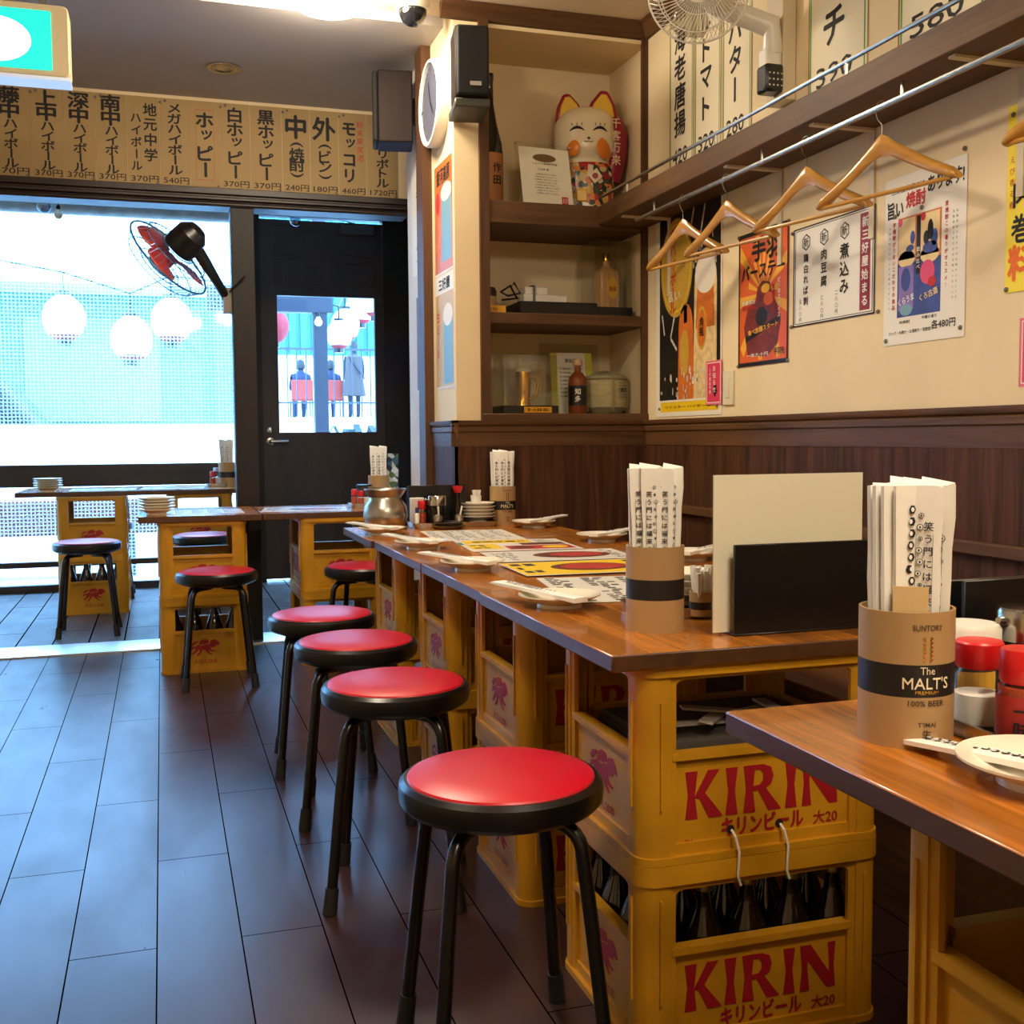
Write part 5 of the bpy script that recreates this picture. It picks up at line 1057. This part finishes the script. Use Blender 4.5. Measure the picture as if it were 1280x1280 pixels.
# ---------------------------------------------------------------- coat hangers on the rod
def make_hanger(label, y, rz, grp='wooden coat hangers'):
    t = thing('coat_hanger', label, 'hanger', (1.72, y, 1.81), rz, grp)
    # local: Y along the shoulders, Z up, hook over the rod
    b = MB(); n = 14; hw = .215
    for side in (-1, 1):
        rows = []
        for i in range(n + 1):
            s = i / n; y_ = side * hw * s; zc = -.094 - .122 * (.12 * s * s + .88 * (s * s + .006) ** .5 - .88 * .0775) - .010 * math.sin(PI * s); hh = .021 - .007 * s + .006 * math.exp(-(s / .12) ** 2); tt = .0075 + .0165 * max(0, (s - .45) / .55) ** 1.3; bow = .012 * s * s
            if i == n: hh *= .6; tt *= .7
            for k in range(10): a = 2 * PI * k / 10; rows.append((tt * math.cos(a) + bow, y_, zc + hh * math.sin(a)))
        o = len(b.v); b.v += rows
        for i in range(n):
            for k in range(10): f = (o + i * 10 + k, o + i * 10 + (k + 1) % 10, o + (i + 1) * 10 + (k + 1) % 10, o + (i + 1) * 10 + k); b.f.append(f if side < 0 else f[::-1]); b.m.append(0)
        b.f.append(tuple(o + n * 10 + k for k in range(10))); b.m.append(0)
    b.build('hanger_body', hang_m, t, sharp=60)
    MB().tube([(.006, -.2, -.212), (.006, .2, -.212)], .0055, 8).build('trouser_bar', hang_m, t)
    MB().tube([(0, 0, -.085), (0, 0, -.045), (0, .014, -.03), (.0, .02, -.012)] + [(0, .004 + .0155 * math.cos(a), .0005 + .0135 * math.sin(a)) for a in [i * PI / 8 for i in range(-1, 9)]], .0016, 6).build('wire_hook', chrome, t)
    return t
hang_y = (3.47, 3.165, 2.712, 2.376, 1.70)
for i, (y, lb) in enumerate(zip(hang_y, ('wooden coat hanger furthest from the viewpoint, in front of the dark beer poster', 'wooden coat hanger second from the far end, overlapping the beer poster edge', 'wooden coat hanger third from the far end, above the framed white menu', 'wooden coat hanger in front of the drinks poster', 'wooden coat hanger cut off by the right edge over the yellow poster'))):
    make_hanger(lb, y, math.radians((10, 11, 12, 13, 12)[i]))

# ---------------------------------------------------------------- posters and paper menus
def poster(label, O, U, V, w_, h_, base, mats, name='poster', cat_='poster'):
    """returns an MB whose sheet is centred on O; draw with .prism/.text at O + small steps"""
    b = MB(); n = Vector(U).cross(Vector(V)).normalized(); b.prism([(-w_ / 2, -h_ / 2), (w_ / 2, -h_ / 2), (w_ / 2, h_ / 2), (-w_ / 2, h_ / 2)], Vector(O), U, V, .0008, 0)
    b.O = Vector(O) + n * .0008; b.n = n; b.U = Vector(U); b.V = Vector(V); b.w = w_; b.h = h_
    def P(poly, mi, l=.0002): b.prism([(x * w_, y * h_) for x, y in poly], b.O + n * (l - .0002), U, V, .0002, mi)
    def T(s, x, y, fw, fh, mi, bold=.01, l=.0006, spin=0): b.text(s, b.O + b.U * (x * w_) + b.V * (y * h_), U, V, .05, mi, bold, l, fit=(fw * w_ if fw else None, fh * h_ if fh else None), spin=spin)
    def C(s, x, y, size, pitch, mi, bold=.01, l=.0006, wide=1.0): b.column(s, b.O + b.U * (x * w_) + b.V * (y * h_), U, V, size * h_, pitch * h_, mi, bold, l, wide)
    def D(pins):
        o = b.build(name, mats); tag(o, label, cat_)
        for x, y in pins:
            c = b.O + b.U * (x * w_) + b.V * (y * h_); MB().lathe([(.006, 0), (.006, .003), (.003, .006), (0, .0065)], 12, c=c, axis=b.n).build('pin', mat('pin_grey', (110, 108, 104), .4), o)
        return o
    b.P, b.T, b.C, b.D = P, T, C, D
    return b
RU = Vector((0, -1, 0)); WX = 1.9065
SQ = lambda x0, x1, y0, y1: [(x0, y0), (x1, y0), (x1, y1), (x0, y1)]
# dark beer poster
bk = mat('poster_black', (24, 20, 18), .4); pgold = mat('poster_gold', (200, 158, 60), .45, var=.1, vscale=20); pam = mat('poster_amber', (206, 110, 40), .45, var=.15, vscale=25); pfoam = mat('poster_foam', (226, 196, 140), .45, var=.2, vscale=40); pwh = mat('poster_white', (236, 228, 212), .5); plight = mat('poster_splash', (210, 200, 186), .5, var=.35, vscale=60)
rn = random.Random(11)
p = poster('tall dark whisky highball poster on the right wall by the alcove', (WX, 3.808, 1.477), RU, Z3, .545, .80, bk, [pwh, bk, pgold, pam, pfoam, plight, inkred, paint_y])
p.P(SQ(-.44, .48, -.42, .5), 1); p.P(SQ(-.42, .46, -.478, -.43), 7); p.T('ウイスキー ハイボール', 0, -.455, .7, .014, 1)
p.P(ell(-.17, .21, .25, .235, 40), 2, .0004); p.P(ell(-.17, .21, .225, .212, 40), 7, .0006); p.P(ell(-.17, .21, .215, .202, 40), 2, .0008); p.C('角ハイボール', -.22, .40, .07, .068, 6, .03, .0012); p.T('ハイボール', -.05, .22, .2, .035, 1, .02, .0012, .35); p.T('旨い', -.2, .08, .18, .05, 0, .02, .0012)
for a, b_ in (((.12, .5), (-.02, .25)), ((-.2, -.02), (-.26, -.12)), ((-.26, -.12), (-.16, -.18)), ((.26, .46), (.18, .3)), ((-.4, 0), (-.36, -.1))): d = Vector((b_[0] - a[0], b_[1] - a[1])); nn = Vector((-d.y, d.x)).normalized() * .008; p.P([(a[0] - nn.x, a[1] - nn.y), (a[0] + nn.x, a[1] + nn.y), (b_[0] + nn.x, b_[1] + nn.y), (b_[0] - nn.x, b_[1] - nn.y)], 5, .0004)
p.P([(-.14, -.42)] + arc(-.02, -.08, .11, PI, 0, 8) + [(.12, -.42)], 3, .0004); p.P(ell(-.04, -.2, .07, .11, 20), 2, .0008); p.P(SQ(-.05, -.0, -.06, .02), 3, .0004)
p.P([(.1, -.42)] + arc(.27, .1, .16, PI, 0, 10) + [(.43, -.42)], 4, .0006); p.P([(.13, -.1)] + arc(.27, .06, .12, PI, 0, 10) + [(.40, -.1)], 3, .0008)
p.P(ell(.27, .14, .15, .085, 22), 0, .0010); p.P([(.15, -.42), (.18, -.16), (.24, -.1), (.34, -.12), (.40, -.18), (.42, -.42)], 4, .0010)
p.P(ell(.22, -.1, .07, .1, 24), 2, .0012); p.P(ell(.22, -.1, .058, .085, 24), 3, .0014); p.C('角瓶', .22, -.05, .045, .045, 1, .03, .0018)
for i in range(70):
    x, y = rn.uniform(-.42, .46), rn.choice([rn.uniform(-.42, -.28), rn.uniform(.16, .32)]); 
    if y > 0 and x < .1: continue
    p.P(ell(x, y, rn.uniform(.004, .016), rn.uniform(.006, .022), 6), 5, .0016)
p.D([(-.44, -.46), (.44, -.46)])
# orange wing poster
por = mat('poster_orange', (222, 96, 36), .45, var=.1, vscale=12); pyo = mat('poster_sun', (238, 176, 50), .45); pbr = mat('poster_meat', (120, 40, 24), .4, var=.4, vscale=50)
p = poster('narrow orange chicken wing poster with a dark border', (WX, 3.258, 1.457), RU, Z3, .316, .446, por, [por, bk, pyo, pbr, inkred, pwh])
for k in range(18):
    a = 2 * PI * k / 18; E_ = lambda a, m: (lambda r: (r * math.cos(a), .03 + r * math.sin(a)))(min(m, .47 / max(1e-3, abs(math.cos(a))), (.43 if math.sin(a) > 0 else .49) / max(1e-3, abs(math.sin(a))))); p.P([(.0, .03), E_(a, .6 if k % 2 else .3), E_(a + .17, .6 if k % 2 else .3)], 2, .0002)
p.P(SQ(-.5, .5, .47, .5), 1, .001); p.P(SQ(-.5, .5, -.5, -.47), 1, .001); p.P(SQ(-.5, -.475, -.5, .5), 1, .001); p.P(SQ(.475, .5, -.5, .5), 1, .001)
p.T('手羽', .06, .36, .56, .17, 1, .045, .0014); p.T('バーステー', .0, .2, .86, .11, 1, .045, .0014)
p.P([(-.3, -.42), (-.38, -.2), (-.3, -.06), (-.14, -.02), (-.1, .08), (.0, .12), (.14, .1), (.2, 0), (.3, -.08), (.36, -.2), (.3, -.36), (.1, -.44)], 3, .0008); p.P(ell(.06, .06, .085, .035, 18), 2, .0012); p.P(ell(-.02, -.14, .12, .07, 16), 1, .001); p.P(ell(.12, -.02, .1, .05, 14), 0, .001)
p.P([(-.34, -.27), (.36, -.15), (.36, -.19), (-.34, -.32)], 1, .0014); p.T('食べ放題スタート', .01, -.23, .6, .04, 2, .04, .0018, .1); p.T('数量限定', -.28, -.02, .28, .03, 5, .03, .0014); p.T('特別価格', -.28, -.06, .28, .03, 4, .03, .0014); p.C('ピリ辛スパイス', .33, .12, .042, .042, 5, .03, .0014); p.C('新登場の味', .22, .08, .04, .04, 4, .03, .0014); p.T('一本九十円', -.1, -.42, .44, .03, 5, .03, .0014); p.T('手羽先', .34, -.41, .2, .05, 1, .03, .0014)
p.D([(-.5, .49), (.5, .49), (-.5, -.49), (.5, -.49)])
# framed white menu
p = poster('white paper menu with a maroon title strip and black double border', (WX, 2.863, 1.489), RU, Z3, .418, .302, white, [white, ink, inkred, mat('strip_maroon', (146, 36, 58), .6)])
for e0, e1 in ((.5, .485), (.475, .468)):
    for q_ in (SQ(-e0, e0, e1, e0), SQ(-e0, e0, -e0, -e1), SQ(-e0, -e1, -e0, e0), SQ(e1, e0, -e0, e0)): p.P(q_, 1, .0004)
p.P(SQ(.33, .445, -.45, .45), 3, .0004); p.C('新三好屋始まる', .3875, .43, .105, .122, 0, .03, .0008)
for x, s, sz, pc in ((.15, '煮込み', .155, .17), (-.1, '肉豆腐', .11, .13), (-.33, '鶏白れば刺', .09, .108)):
    p.P([(x + .058 * math.sin(PI / 3 * k), .34 + .085 * math.cos(PI / 3 * k)) for k in range(6)], 1, .0004); p.P([(x + .048 * math.sin(PI / 3 * k), .34 + .07 * math.cos(PI / 3 * k)) for k in range(6)], 0, .0006); p.T('新', x, .34, .065, .09, 1, .02, .001); p.C(s, x, .235, sz, pc, 1, .035, .0008)
for x, s in ((.06, '二八〇円'), (-.12, '三八〇円'), (-.40, '五八〇円')): p.C(s, x, -.2 if x > 0 else -.22, .05, .062, 1, .0, .0008)
p.D([(-.515, .47), (.54, -.49), (-.52, -.49)])
# drinks poster
pblue = mat('poster_blue', (52, 58, 130), .45, var=.3, vscale=20); ppurple = mat('poster_purple', (140, 110, 176), .45, var=.2, vscale=16); pcream = mat('poster_cream', (236, 206, 140), .45, var=.1, vscale=20); ppink = mat('poster_pink', (220, 60, 96), .45); pteal = mat('poster_teal', (120, 160, 176), .45)
p = poster('large white drinks poster with two bottle photos priced 480', (WX, 2.452, 1.466), RU, Z3, .322, .446, white, [white, ink, inkred, pblue, ppurple, pcream, ppink, pteal, pam])
p.T('三好屋商店には', -.2, .42, .42, .035, 1, .03); p.T('旨い', -.36, .31, .2, .1, 1, .04); p.T('焼酎', -.1, .345, .24, .09, 2, .05); p.T('あります!', .26, .40, .42, .09, 1, .04)
p.P(SQ(-.32, .22, -.34, .25), 8, .0004); p.P([(-.32, -.02), (.22, -.02), (.22, -.34), (-.32, -.34)], 3, .0006); p.P(SQ(-.31, -.1, 0, .24), 5, .0008); p.P(ell(-.205, 0, .105, .05, 18), 5, .0008); p.P(SQ(-.03, .2, .0, .24), 5, .0008); p.P(ell(.085, 0, .115, .05, 18), 5, .0008)
p.P(SQ(-.08, -.03, -.1, .24), 1, .001); p.C('飲み比べ', -.055, .06, .032, .034, 0, .02, .0014); p.P(ell(.09, .14, .035, .06, 12), 1, .0012); p.P(ell(.04, .1, .035, .04, 12), 1, .0012); p.P(ell(.14, .09, .04, .05, 12), 3, .0012); p.P(ell(.09, .04, .09, .035, 16), 3, .0012); p.P(ell(-.13, .12, .03, .04, 10), 3, .0012); p.P(ell(-.16, .06, .05, .02, 10), 3, .0012); p.P(ell(-.29, .225, .03, .025, 12), 6, .0012); p.P(ell(0, .225, .03, .025, 12), 2, .0012)
p.P(SQ(-.3, -.11, -.3, -.04), 4, .0010); p.P(ell(-.21, -.12, .06, .07, 16), 3, .0012); p.P(ell(.06, -.1, .09, .07, 16), 6, .0012); p.P(ell(.12, -.16, .05, .03, 12), 2, .0014); p.P(ell(-.2, -.3, .08, .035, 16), 7, .0014); p.T('くらうま', -.2, -.24, .2, .04, 0, .03, .0016, .2); p.T('くろ古酒', .08, -.23, .22, .04, 5, .03, .0016, .2)
p.C('芋焼酎がうまいこだわりの逸品', -.37, .24, .03, .038, 2, .03); p.C('麦焼酎この香りがオススメ!', .28, .28, .03, .038, 2, .03)
for x in (-.43, .36, .40): p.C('本格焼酎のまろやかな味わいをどうぞ', x, .22, .016, .03, 1, 0)
p.T('米焼酎', -.22, -.37, .14, .02, 1); p.T('吟醸の香り', .09, -.36, .18, .02, 1); p.T('ロック・水割り・お湯割り・炭酸割り', -.14, -.43, .56, .022, 1, .01); p.T('各480円', .26, -.41, .28, .05, 1, .03)
p.D([(-.46, -.47), (.46, -.45), (.47, .53), (-.02, .28), (-.36, .27)])
# yellow poster at the right edge
p = poster('yellow handwritten poster cut off by the right edge', (WX, 2.015, 1.545), RU, Z3, .28, .43, white, [mat('paper_yellow', (246, 222, 50), .6), ink, orange_ink, inkred])
p.C('お月見', -.26, .42, .13, .15, 1, .03); p.C('肉巻', -.32, .12, .16, .19, 1, .03); p.C('料', -.32, -.245, .2, .2, 2, .05); p.C('三好屋特製', .0, .3, .11, .13, 1, .02); p.C('えび香る春', -.44, .24, .04, .06, 3, .0); p.D([(-.44, .45), (-.48, -.48)])
def pink(label, y, z):
    p = poster(label, (WX + .0, y, z), RU, Z3, .118, .158, white, [mat('paper_pink', (226, 110, 130), .6), pwh, ink, ppink], 'notice'); p.P(SQ(-.44, .44, -.46, .46), 1, .0002); p.P(SQ(-.41, .41, -.44, .44), 3, .0004); p.C('お知らせ', .05, .4, .14, .16, 1, .03, .0008); p.C('この席は予約', -.22, .34, .09, .1, 1, .02, .0008); p.P([(.1, -.34), (.26, -.18), (.2, -.18), (.2, -.06), (0, -.06), (0, -.18), (-.06, -.18)], 2, .0008); return p.D([])
o = pink('small pink notice with a black arrow beside the light switch', 3.588, 1.192); o.location.x = -.004
pink('small pink notice at the right edge below the yellow poster', 2.045, 1.188)
sw = thing('light_switch', 'cream wall switch plate between the pink notice and the orange poster', 'switch', (1.908, 3.482, 1.168)); MB().box(-.008, 0, -.036, .036, -.06, .06).build('plate', mat('switch_cream', (226, 216, 190), .4), sw, bevel=.002); MB().box(-.011, -.006, -.014, .014, -.035, .035).build('rocker', mat('switch_cream'  , (226, 216, 190)), sw, bevel=.001)
# brush-written menus above the shelf
gl_ = mat('line_green', (70, 150, 70), .6); bl_ = mat('line_brown', (150, 112, 50), .6); mpaper = mat('menu_cream', (234, 222, 192), .75, var=.03, vscale=4)
def wall_menu(label, yc, w_, txt, price, size):
    p = poster(label, (WX, yc, 2.25), RU, Z3, w_, .655, mpaper, [mpaper, ink, gl_, bl_], 'wall_menu', 'menu')
    for x in (-.47, .43): p.P(SQ(x, x + .02, -.5, .5), 2, .0004)
    for x in (-.5, .48): p.P(SQ(x, x + .02, -.5, .5), 3, .0004)
    L = len(txt) * size * 1.05
    p.C(txt, -.06, -.18 + L / .655, size / .655, size * 1.05 / .655, 1, .035); p.T(price, -.05, -.285, .6, .085, 1, .02); return p.D([])
wall_menu('paper menu strip ending with price 420 next to the alcove, above the shelf', 3.862, .20, '川海老唐揚', '420', .098)
wall_menu('paper menu strip second from the alcove, above the shelf', 3.652, .20, '冷しトマト', '320', .098)
wall_menu('paper menu strip third from the alcove, behind the white fan', 3.44, .20, '芋バター', '280', .098)
wall_menu('wide paper menu strip right of the white fan, above the shelf', 2.85, .30, '大根モチ', '390', .12)
wall_menu('paper menu strip at the top right edge showing 580', 2.40, .34, '刺身盛り', '580', .12)
# strips on the header over the entrance
HY = 5.5185; xs = [-.70, -.528, -.39, -.254, -.115, .03, .166, .303, .444, .594, .728, .867, 1.005, 1.165]
items = [('藤中 ハイボール', '370円', 0), ('上中 ハイボール', '370円', 0), ('深中 ハイボール', '370円', 0), ('南中 ハイボール', '370円', 0), ('地元中学', '370円', 1), ('メガハイボール', '540円', 0), ('ホッピー', '', 2), ('白ホッピー', '370円', 0), ('黒ホッピー', '370円', 0), ('中(焼酎)', '240円', 3), ('外(ビン)', '180円', 3), ('モッコリ', '460円', 4), ('マッコリボトル', '1720円', 0)]
ords = ['leftmost', 'second', 'third', 'fourth', 'fifth', 'sixth', 'seventh', 'eighth', 'ninth', 'tenth', 'eleventh', 'twelfth', 'rightmost']
for i, (tx, pr, kind) in enumerate(items):
    x0, x1 = xs[i], xs[i + 1]; w_ = x1 - x0 - .001; h_ = .405; cx = (x0 + x1) / 2
    nm = {0: 'leftmost beige paper menu strip over the entrance beam', 12: 'rightmost beige paper menu strip over the entrance beam, priced 1720'}.get(i, '%s beige paper menu strip from the left over the entrance beam' % ords[i])
    p = poster(nm, (cx, HY, 2.3935), X3, Z3, w_, h_, beige, [beige, ink, inkred], 'menu_strip', 'menu')
    if kind == 1: p.C('地元中学', .22, .44, .155, .17, 1, .03, wide=1.0); p.C('ハイボール', -.22, .32, .125, .135, 1, .03, wide=1.0)
    elif kind == 2:
        for q_ in (SQ(-.3, .3, .395, .4), SQ(-.3, .3, -.405, -.4), SQ(-.31, -.3, -.4, .4), SQ(.3, .31, -.4, .4)): p.P(q_, 2, .0004)
        p.C('ホッピー', 0, .38, .2, .19, 1, .04, wide=1.1)
    elif kind == 3:
        p.C(tx[0], 0, .42, .29, .27, 1, .04); p.C(tx[1:], .02, .14, .17, .12, 1, .03, wide=1.1)
    elif kind == 4: p.C(tx, -.12, .4, .19, .185, 1, .04); p.C('粉末果実酒', .28, .42, .09, .1, 2, .0)
    elif ' ' in tx: a_, b_ = tx.split(' '); p.C(a_, 0, .48, .19, .165, 1, .04, wide=1.25); p.C(b_, .02, .14, .125, .108, 1, .03, wide=1.25)
    else: n = len(tx); ps = min(.17, .82 / n); p.C(tx, 0, .45, ps * 1.1, ps, 1, .035, wide=1.3 if n > 5 else 1.15)
    if pr: p.T(pr, .02, -.43, .84, .075, 1, .015)
    if i % 2: p.D([(-.46, .45), (-.3, .47)])
    else: p.D([(.42, -.47)])
# posters on the pillar sides (they face the aisle)
LU = Vector((0, -1, 0)); LX = 1.0995
def side(label, y0, y1, z0, z1, X=LX, mats=None, nm='poster'):
    return poster(label, (X, (y0 + y1) / 2, (z0 + z1) / 2), Vector((0, -1, 0)), Z3, y1 - y0, z1 - z0, white, mats or [pwh, ink, pam, pgold, pblue, inkred, pteal], nm)
p = side('upper colour poster on the side of the alcove wall', 4.2, 4.5, 1.66, 2.11); p.P(SQ(-.48, .48, -.48, .48), 2, .0002); p.T('銀河高原', 0, .36, .7, .14, 1, .04); p.P(SQ(-.1, .42, -.4, .2), 6, .0004); p.P(ell(.15, .2, .28, .08, 16), 0, .0006); p.P(ell(-.3, .14, .1, .1, 14), 5, .0006); p.D([])
p = side('lower colour poster on the side of the alcove wall', 4.2, 4.5, 1.20, 1.655); p.P(SQ(-.48, .48, -.48, .34), 3, .0002); p.T('三好屋', 0, .42, .6, .1, 1, .04); p.P(SQ(-.05, .42, -.46, .14), 6, .0004); p.P(ell(.18, .14, .25, .1, 16), 0, .0006); p.C('生ビール', -.34, .2, .1, .11, 5, .03); p.D([])
for q_ in (p,): pass
p = side('long white paper with brushed lettering on the white pillar', 4.73, 4.93, 1.72, 2.25, 1.0995); p.C('チューハイ', .1, .2, .12, .13, 1, .03); p.C('有り', .1, -.36, .07, .07, 5, .03); p.D([])
p = side('maroon poster below the white paper on the pillar', 4.71, 4.86, 1.205, 1.63, mats=[pwh, ink, mat('poster_maroon', (104, 22, 38), .5, var=.2, vscale=20), pteal]); p.P(SQ(-.48, .48, -.48, .48), 2, .0002); p.C('日本酒祭', 0, .42, .2, .21, 3, .02); p.D([])
p = poster('tall colour poster on the porch side wall by the door', (1.6595, 7.37, 1.62), Vector((0, -1, 0)), Z3, .22, .96, white, [pwh, ink, pam, pblue, pgold]); p.P(SQ(-.48, .48, -.48, .48), 2, .0002); p.P(SQ(-.48, .48, -.2, .08), 3, .0004); p.P(ell(0, .24, .3, .12, 18), 4, .0004); p.P(ell(0, -.34, .3, .1, 18), 0, .0004); p.C('生酒', 0, .46, .1, .1, 1, .03); p.D([])
